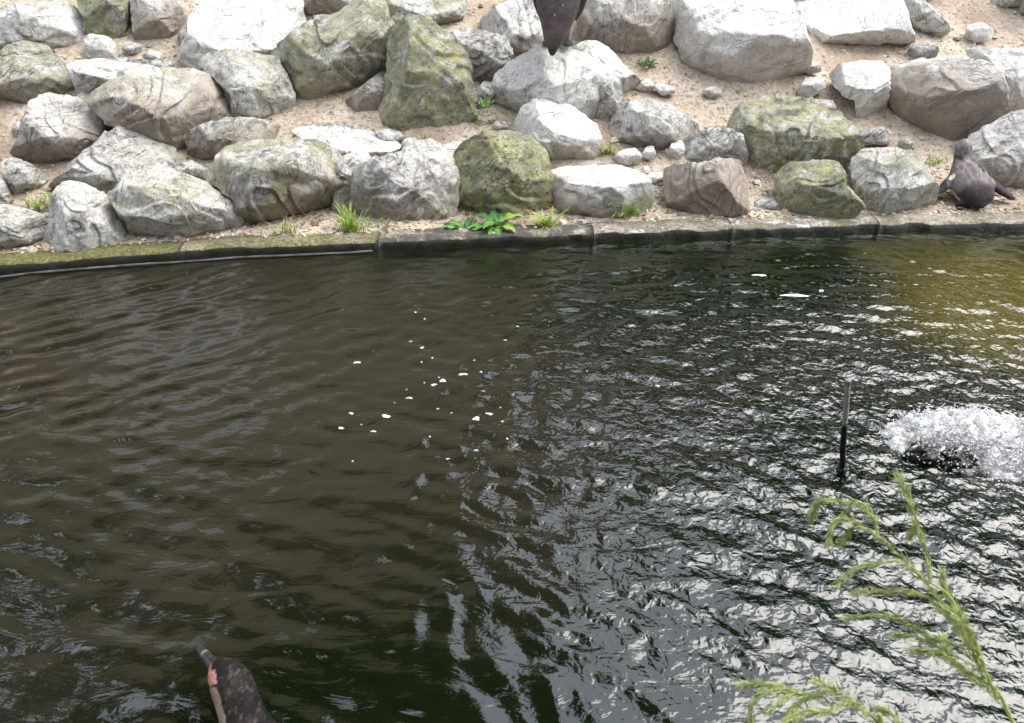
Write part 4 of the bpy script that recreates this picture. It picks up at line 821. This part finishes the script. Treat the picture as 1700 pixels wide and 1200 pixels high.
def floater(px, py, label, w, d, col, seed, name='pale_fleck', cat='foam'):
    q = at_z(px, py, .0); q[2] = float(water_h(np.array([[q[0]]]), np.array([[q[1]]]))[0, 0]) + .001; rr = np.random.RandomState(seed); n = 28; ring = []
    V = [(0, 0, .0022)]; 
    for j, k in enumerate((.55, 1.0)):
        for i in range(n):
            a = 6.283 * i / n; m = k * (1 + .34 * math.sin(2 * a + seed) + .24 * math.sin(3 * a + seed * 2) + .14 * math.sin(5 * a + seed * 5)); V.append((w * m * math.cos(a), d * m * math.sin(a), (.0018 if j == 0 else -.004)))
    F = [(0, 1 + i, 1 + (i + 1) % n) for i in range(n)]; me = bpy.data.meshes.new(name)
    F2 = [(1 + i, 1 + n + i, 1 + n + (i + 1) % n, 1 + (i + 1) % n) for i in range(n)]; me.from_pydata(V, [], F + F2)
    for p in me.polygons: p.use_smooth = True
    set_col(me, np.tile(np.array(col), (len(V), 1))); tag(add(name, me, M['chips'], None, q), label, cat, 'small things afloat on the pond')
floater(1363, 483, 'tiny white fleck afloat below the angular green boulder', .010, .012, (.8, .8, .8), 1)
rf = np.random.RandomState(77); fl_ = [(592, 600), (680, 661), (583, 686), (566, 712), (790, 695), (720, 640), (768, 622), (620, 716), (812, 686), (640, 690), (735, 634), (700, 575), (655, 668), (790, 748), (600, 705), (690, 520), (705, 530)]
fl_ += [(rf.normal(810, 105), rf.normal(660, 60)) for k in range(22)]  # flat white shapes laid on the water surface
for k, (a_, b_) in enumerate(fl_):
    w_ = rf.uniform(.008, .019) if k < 12 else rf.uniform(.003, .007)
    floater(a_, b_, 'small white fleck afloat on the brown middle of the pond', w_, w_ * rf.uniform(.35, .6), np.array((.62, .64, .68)) * rf.uniform(.8, 1.1), k + 20)
floater(1318, 490, 'flat pale patch of painted glare below the angular green boulder', .055, .016, (.66, .69, .74), 71)  # white glare on the water, built as a flat pale shape
floater(1262, 458, 'thin pale streak near the kerb below the dark hollow', .035, .008, (.6, .63, .68), 72)
floater(1092, 640, 'pale speck afloat left of the stake', .008, .006, (.6, .6, .55), 3)

# ------------------------------------------------------------------ feathery grass in the foreground (rooted on the near bank)
def tube(V, F, cols, pts, r0, r1, col, ns=5):
    pts = np.array(pts, float); b = len(V); n = len(pts); tg = np.gradient(pts, axis=0)
    for i in range(n):
        t = tg[i] / (np.linalg.norm(tg[i]) + 1e-9); s = np.cross(t, (.3, .9, .2)); s /= np.linalg.norm(s); u = np.cross(t, s); r_ = r0 + (r1 - r0) * i / (n - 1)
        for k in range(ns): a = 6.283 * k / ns; V.append(pts[i] + (s * math.cos(a) + u * math.sin(a)) * r_); cols.append(col)
    for i in range(n - 1):
        for k in range(ns): F.append((b + i * ns + k, b + i * ns + (k + 1) % ns, b + (i + 1) * ns + (k + 1) % ns, b + (i + 1) * ns + k))
def curve(pts, m=30):
    P = np.array(pts, float); n = len(P); out = []
    for t in np.linspace(0, n - 1, m):
        i = min(int(t), n - 2); u = t - i; p0, p1, p2, p3 = P[max(i - 1, 0)], P[i], P[i + 1], P[min(i + 2, n - 1)]
        out.append(.5 * (2 * p1 + (p2 - p0) * u + (2 * p0 - 5 * p1 + 4 * p2 - p3) * u * u + (3 * p1 - p0 - 3 * p2 + p3) * u ** 3))
    return np.array(out)
def plume_plant(label, root, stem, branches, zc0, seed):
    rr = np.random.RandomState(seed); e = tag(empty('feathery_grass', root), label, 'grass', 'feathery grass on the near bank'); root = np.array(root)
    def W(px, py, k=0.0): return at(px, py, zc0 + k) - root
    st = curve([(0, 0, 0)] + [W(*p) for p in stem], 40); V, F, cols = [], [], []
    tube(V, F, cols, st, .0030, .0012, np.array((.50, .60, .22)), 6); me = mesh_np('stem', V, F); set_col(me, cols); add('stem', me, M['plume'], e)
    for bi, (w, path) in enumerate(branches):
        kz = rr.uniform(-.05, .05); c = curve([W(p[0], p[1], kz * i / (len(path) - 1)) for i, p in enumerate(path)], 40); V, F, cols = [], [], []
        g = np.array((.50, .60, .22)) * rr.uniform(.85, 1.15); tube(V, F, cols, c, .0009, .0003, g, 4)
        n = int(170 * w)
        for k in range(n):
            t = rr.beta(1.5, 1.1); i = min(int(t * 39), 37); p = c[i]; d = c[i + 2] - c[i]; d /= np.linalg.norm(d)
            d = d + rr.normal(0, .28, 3) + np.array((0, 0, -.12)); d /= np.linalg.norm(d); L = rr.uniform(.008, .019); off = rr.normal(0, .0018, 3)
            q = np.array([p + off + d * L * s for s in (0, .35, .7, 1.0)]); b0 = len(V)
            cc = np.array((.52, .62, .26)) * rr.uniform(.7, 1.25) + (np.array((.12, .05, .04)) if rr.rand() < .2 else 0)
            sd_ = np.cross(d, rr.normal(0, 1, 3)); sd_ /= np.linalg.norm(sd_); up_ = np.cross(d, sd_)
            for s_, wd_ in zip(q, (.0002, .0007, .0005, .0001)):
                for a in (0, 2.094, 4.189): V.append(s_ + (sd_ * math.cos(a) + up_ * math.sin(a)) * wd_); cols.append(cc)
            for i2 in range(3):
                for a in range(3): F.append((b0 + i2 * 3 + a, b0 + i2 * 3 + (a + 1) % 3, b0 + (i2 + 1) * 3 + (a + 1) % 3, b0 + (i2 + 1) * 3 + a))
        me = mesh_np('panicle', V, F); set_col(me, cols); add('panicle', me, M['plume'], e)
def Zm(*pts): return [(1200 + x / 2.728, 760 + y / 2.728) for x, y in pts]
plume_plant('tall feathery green grass leaning in at the lower right', (.86, .30, float(terrain(np.array(.86), np.array(.30)))),
    Zm((1330, 1240), (1240, 1080), (1160, 900), (1090, 740), (1020, 620), (930, 560)),
    [(1.0, Zm((1090, 760), (980, 640), (900, 540), (800, 470), (700, 480), (600, 510), (510, 575))),
     (1.2, Zm((1140, 880), (1050, 760), (960, 650), (850, 610), (720, 600), (590, 612))),
     (1.2, Zm((1180, 960), (1080, 860), (960, 820), (840, 750), (720, 712), (545, 725))),
     (.9, Zm((1200, 1030), (1110, 970), (1010, 900), (940, 880), (875, 872))), (.6, Zm((1170, 960), (1060, 900), (960, 850), (860, 810), (780, 805))),
     (1.1, Zm((1180, 980), (1110, 820), (1050, 680), (1010, 600), (995, 535))),
     (1.2, Zm((940, 560), (920, 420), (880, 300), (840, 180), (800, 85))),
     (.3, Zm((1080, 760), (960, 620), (860, 500), (780, 420), (700, 350))),
     (.9, Zm((760, 400), (690, 345), (600, 300), (540, 280), (490, 320), (480, 370))),
     (.35, Zm((700, 350), (690, 290), (650, 230), (600, 205), (570, 225))),
     (.35, Zm((600, 300), (570, 340), (530, 385))),
     (.9, Zm((700, 290), (620, 215), (530, 195), (460, 185), (420, 220), (400, 285))),
     (1.0, Zm((1240, 1080), (1190, 960), (1150, 860), (1110, 760), (1070, 690))),
     (1.0, Zm((1270, 1130), (1200, 1040), (1140, 900), (1070, 760), (1010, 690))),
     (.8, Zm((1230, 1060), (1150, 1010), (1080, 960), (1030, 900), (1000, 820))),
     (.4, Zm((890, 300), (860, 320), (850, 360)))], 1.02, 3)
plume_plant('low feathery green grass at the bottom edge right of centre', (.62, .33, float(terrain(np.array(.62), np.array(.33)))),
    Zm((760, 1330), (700, 1200), (640, 1140)),
    [(1.1, Zm((720, 1220), (640, 1130), (560, 1110), (470, 1150), (400, 1150), (300, 1190))), (.8, Zm((660, 1170), (560, 1100), (440, 1070), (340, 1110), (300, 1160))),
     (.8, Zm((600, 1110), (520, 1060), (430, 1015))), (.9, Zm((500, 1130), (380, 1070), (280, 1050), (180, 1060), (130, 1120), (120, 1200))),
     (.8, Zm((360, 1070), (260, 1040), (170, 1025), (80, 1030))), (.6, Zm((440, 1160), (340, 1150), (280, 1210))), (.6, Zm((820, 1220), (760, 1160), (720, 1140))), (.3, Zm((320, 1060), (260, 1100), (215, 1140)))], .98, 9)

# ------------------------------------------------------------------ what the pond mirrors: house and trees beyond the bank
def poly_obj(name, V, F, mat, parent=None, loc=(0, 0, 0)):
    me = bpy.data.meshes.new(name); me.from_pydata(V, [], F); return add(name, me, mat, parent, loc)
M['white'] = mat_plain('panel_white', (.72, .71, .69), (.82, .81, .79), 3, .8, .01)
hx, hy = -4.2, 7.0
r = tag(empty('penguin_house', (hx, hy, 0)), 'brown timber house behind the bank at left, seen only mirrored in the pond', 'building')
EW, EH, RH, DP = 4.4, 3.6, 9.6, 7.0
poly_obj('wall', [(-EW, 0, 0), (EW, 0, 0), (EW, 0, EH), (0, 0, RH), (-EW, 0, EH), (-EW, DP, 0), (EW, DP, 0), (EW, DP, EH), (0, DP, RH), (-EW, DP, EH)],
         [(0, 1, 2, 3, 4), (9, 8, 7, 6, 5), (1, 6, 7, 2), (0, 4, 9, 5)], M['timber'], r)
t_ = .25
for s in (-1, 1):
    V = [(0, -.5, RH + .02), (s * (EW + .4), -.5, EH - .52), (s * (EW + .4), DP + .4, EH - .52), (0, DP + .4, RH + .02)]
    V += [(a, b_, c_ + t_) for a, b_, c_ in V]
    poly_obj('roof_slope', V, [(0, 1, 2, 3), (7, 6, 5, 4), (0, 4, 5, 1), (1, 5, 6, 2), (2, 6, 7, 3), (3, 7, 4, 0)], M['thatch'], r)
poly_obj('mirror_panel', [(-.2, -.12, 1.2), (1.5, -.12, 1.2), (1.5, -.12, 3.6), (-.2, -.12, 3.6), (-.2, -.06, 1.2), (1.5, -.06, 1.2), (1.5, -.06, 3.6), (-.2, -.06, 3.6)], [(0, 1, 2, 3), (7, 6, 5, 4), (0, 4, 5, 1), (1, 5, 6, 2), (2, 6, 7, 3), (3, 7, 4, 0)], M['white'], r)  # added white panel, there for the bright streaks mirrored in the pond
for q in range(-10, 11):
    x = q * .42; top = EH + (RH - EH) * (1 - abs(x) / EW) - .1
    poly_obj('batten', [(x - .04, -.05, .3), (x + .04, -.05, .3), (x + .04, -.05, top), (x - .04, -.05, top), (x - .04, -.003, .3), (x + .04, -.003, .3), (x + .04, -.003, top), (x - .04, -.003, top)],
             [(0, 1, 2, 3), (0, 4, 5, 1), (1, 5, 6, 2), (2, 6, 7, 3), (3, 7, 4, 0)], M['timber'], r)

def tree(x, y, h, cr, c0, label, seed, nleaf=5000, leaf=.16, col=(.055, .085, .025), trunk=.22, name='tree', squash=1.0):
    rr = np.random.RandomState(seed); z0 = float(terrain(np.array(x), np.array(y))) - .1; e = tag(empty(name, (x, y, z0)), label, 'tree', 'trees around the pond')
    V, F, cols = [], [], []; lean = rr.normal(0, .3, 2); cc = np.array((lean[0], lean[1], (c0 + h) / 2))
    tr = curve([(0, 0, 0), (lean[0] * .2, lean[1] * .2, c0 * .6), (lean[0] * .6, lean[1] * .6, c0 + (h - c0) * .35), (lean[0], lean[1], h * .92)], 14); tube(V, F, cols, tr, trunk, .03, np.array((.1, .1, .1)), 9)
    tips = []
    for k in range(15):
        i = rr.randint(5, 13); p = tr[i]; a = rr.uniform(0, 6.28); L = cr * rr.uniform(.5, .95); q = p + np.array((math.cos(a) * L, math.sin(a) * L, L * rr.uniform(.0, .7))); m = (p + q) / 2 + (0, 0, -.1 * L)
        tube(V, F, cols, curve([p, m, q], 7), trunk * .3, .015, np.array((.1, .1, .1)), 5); tips += [q, m]
    me = mesh_np('trunk', V, F); set_col(me, cols); add('trunk', me, M['bark'], e)
    for k in range(26):
        u = rr.normal(0, 1, 3); u /= np.linalg.norm(u); tips.append(cc + u * np.array((cr, cr, (h - c0) / 2 * squash)) * rr.uniform(.45, .95))
    tips = np.array(tips); k = rr.randint(len(tips), size=nleaf); P = tips[k] + rr.normal(0, cr * .17, (nleaf, 3)); tone = rr.uniform(.6, 1.4, len(tips))[k]
    a = rr.normal(0, 1, (nleaf, 3)); a /= np.linalg.norm(a, axis=1)[:, None]; b_ = np.cross(a, rr.normal(0, 1, (nleaf, 3))); b_ /= np.linalg.norm(b_, axis=1)[:, None]
    L = leaf * rr.uniform(.6, 1.3, (nleaf, 1)); V = np.stack([P - a * L, P + b_ * L * .5, P + a * L, P - b_ * L * .5], 1).reshape(-1, 3); F = np.arange(nleaf * 4).reshape(-1, 4)
    me = mesh_np('crown', V, F, False); set_col(me, np.repeat(np.array(col) * (tone * rr.uniform(.75, 1.25, nleaf))[:, None], 4, 0)); add('crown', me, M['leaf'], e)
tree(-2.0, 8.6, 15.5, 2.3, 6.5, 'tall dark green tree beyond the bank, seen only mirrored in the pond', 1, 7000, .17)
tree(-3.6, 7.4, 17.0, 3.6, 7.5, 'dense dark tree spreading over the house, seen only mirrored in the pond', 11, 15000, .22, (.035, .055, .018), .3)
tree(-8.5, 5.5, 13, 2.8, 4.0, 'broad tree at the far left, outside the picture', 2, 5000, .2)
tree(7.5, 10.5, 6.5, 1.8, 2.2, 'yellow green low tree beyond the bank at right, outside the picture', 3, 4500, .16, (.16, .14, .03))
tree(11.5, 9.0, 9.0, 2.4, 2.8, 'mid green tree at the far right, outside the picture', 4, 4500, .18)
for i, (x, y, h) in enumerate(((1.6, 9.4, 5.2), (3.4, 9.0, 5.0), (5.2, 9.6, 5.6), (9.3, 9.4, 5.4))):
    tree(x, y, h, 1.25, 1.2, 'dense dark shrub tree number %s of the row beyond the bank, seen only mirrored' % ('one two three four'.split()[i]), 20 + i, 4200, .15, (.04, .06, .02), .1, 'shrub_tree')
# added to dim the rock fronts: unseen shelter behind and over the viewer
r = tag(empty('sky_blocker', (0, -3.0, 0)), 'dark timber roof added to block sky light on the viewing side, outside the picture', 'blocker')
def slab(name, P4, th, mat):
    V = list(P4) + [(a, b_, c_ - th) for a, b_, c_ in P4]; return poly_obj(name, V, [(0, 1, 2, 3), (7, 6, 5, 4), (0, 4, 5, 1), (1, 5, 6, 2), (2, 6, 7, 3), (3, 7, 4, 0)], mat, r)
M['dark_timber'] = mat_plain('dark_timber', (.035, .028, .022), (.07, .055, .043), 4, .9, .02, .2, (6, .6, 6))
slab('roof', [(-9, -4, 3.3), (9, -4, 3.3), (9, 3.35, 4.75), (-9, 3.35, 4.75)], .15, M['dark_timber'])
slab('back_wall', [(-9, -4, 3.15), (9, -4, 3.15), (9, -3.85, 3.15), (-9, -3.85, 3.15)], 3.1, M['dark_timber'])
for x in (-8.6, -4.4, 4.4, 8.6): slab('post', [(x - .1, 2.6, 4.4), (x + .1, 2.6, 4.4), (x + .1, 2.8, 4.4), (x - .1, 2.8, 4.4)], 4.35, M['dark_timber'])
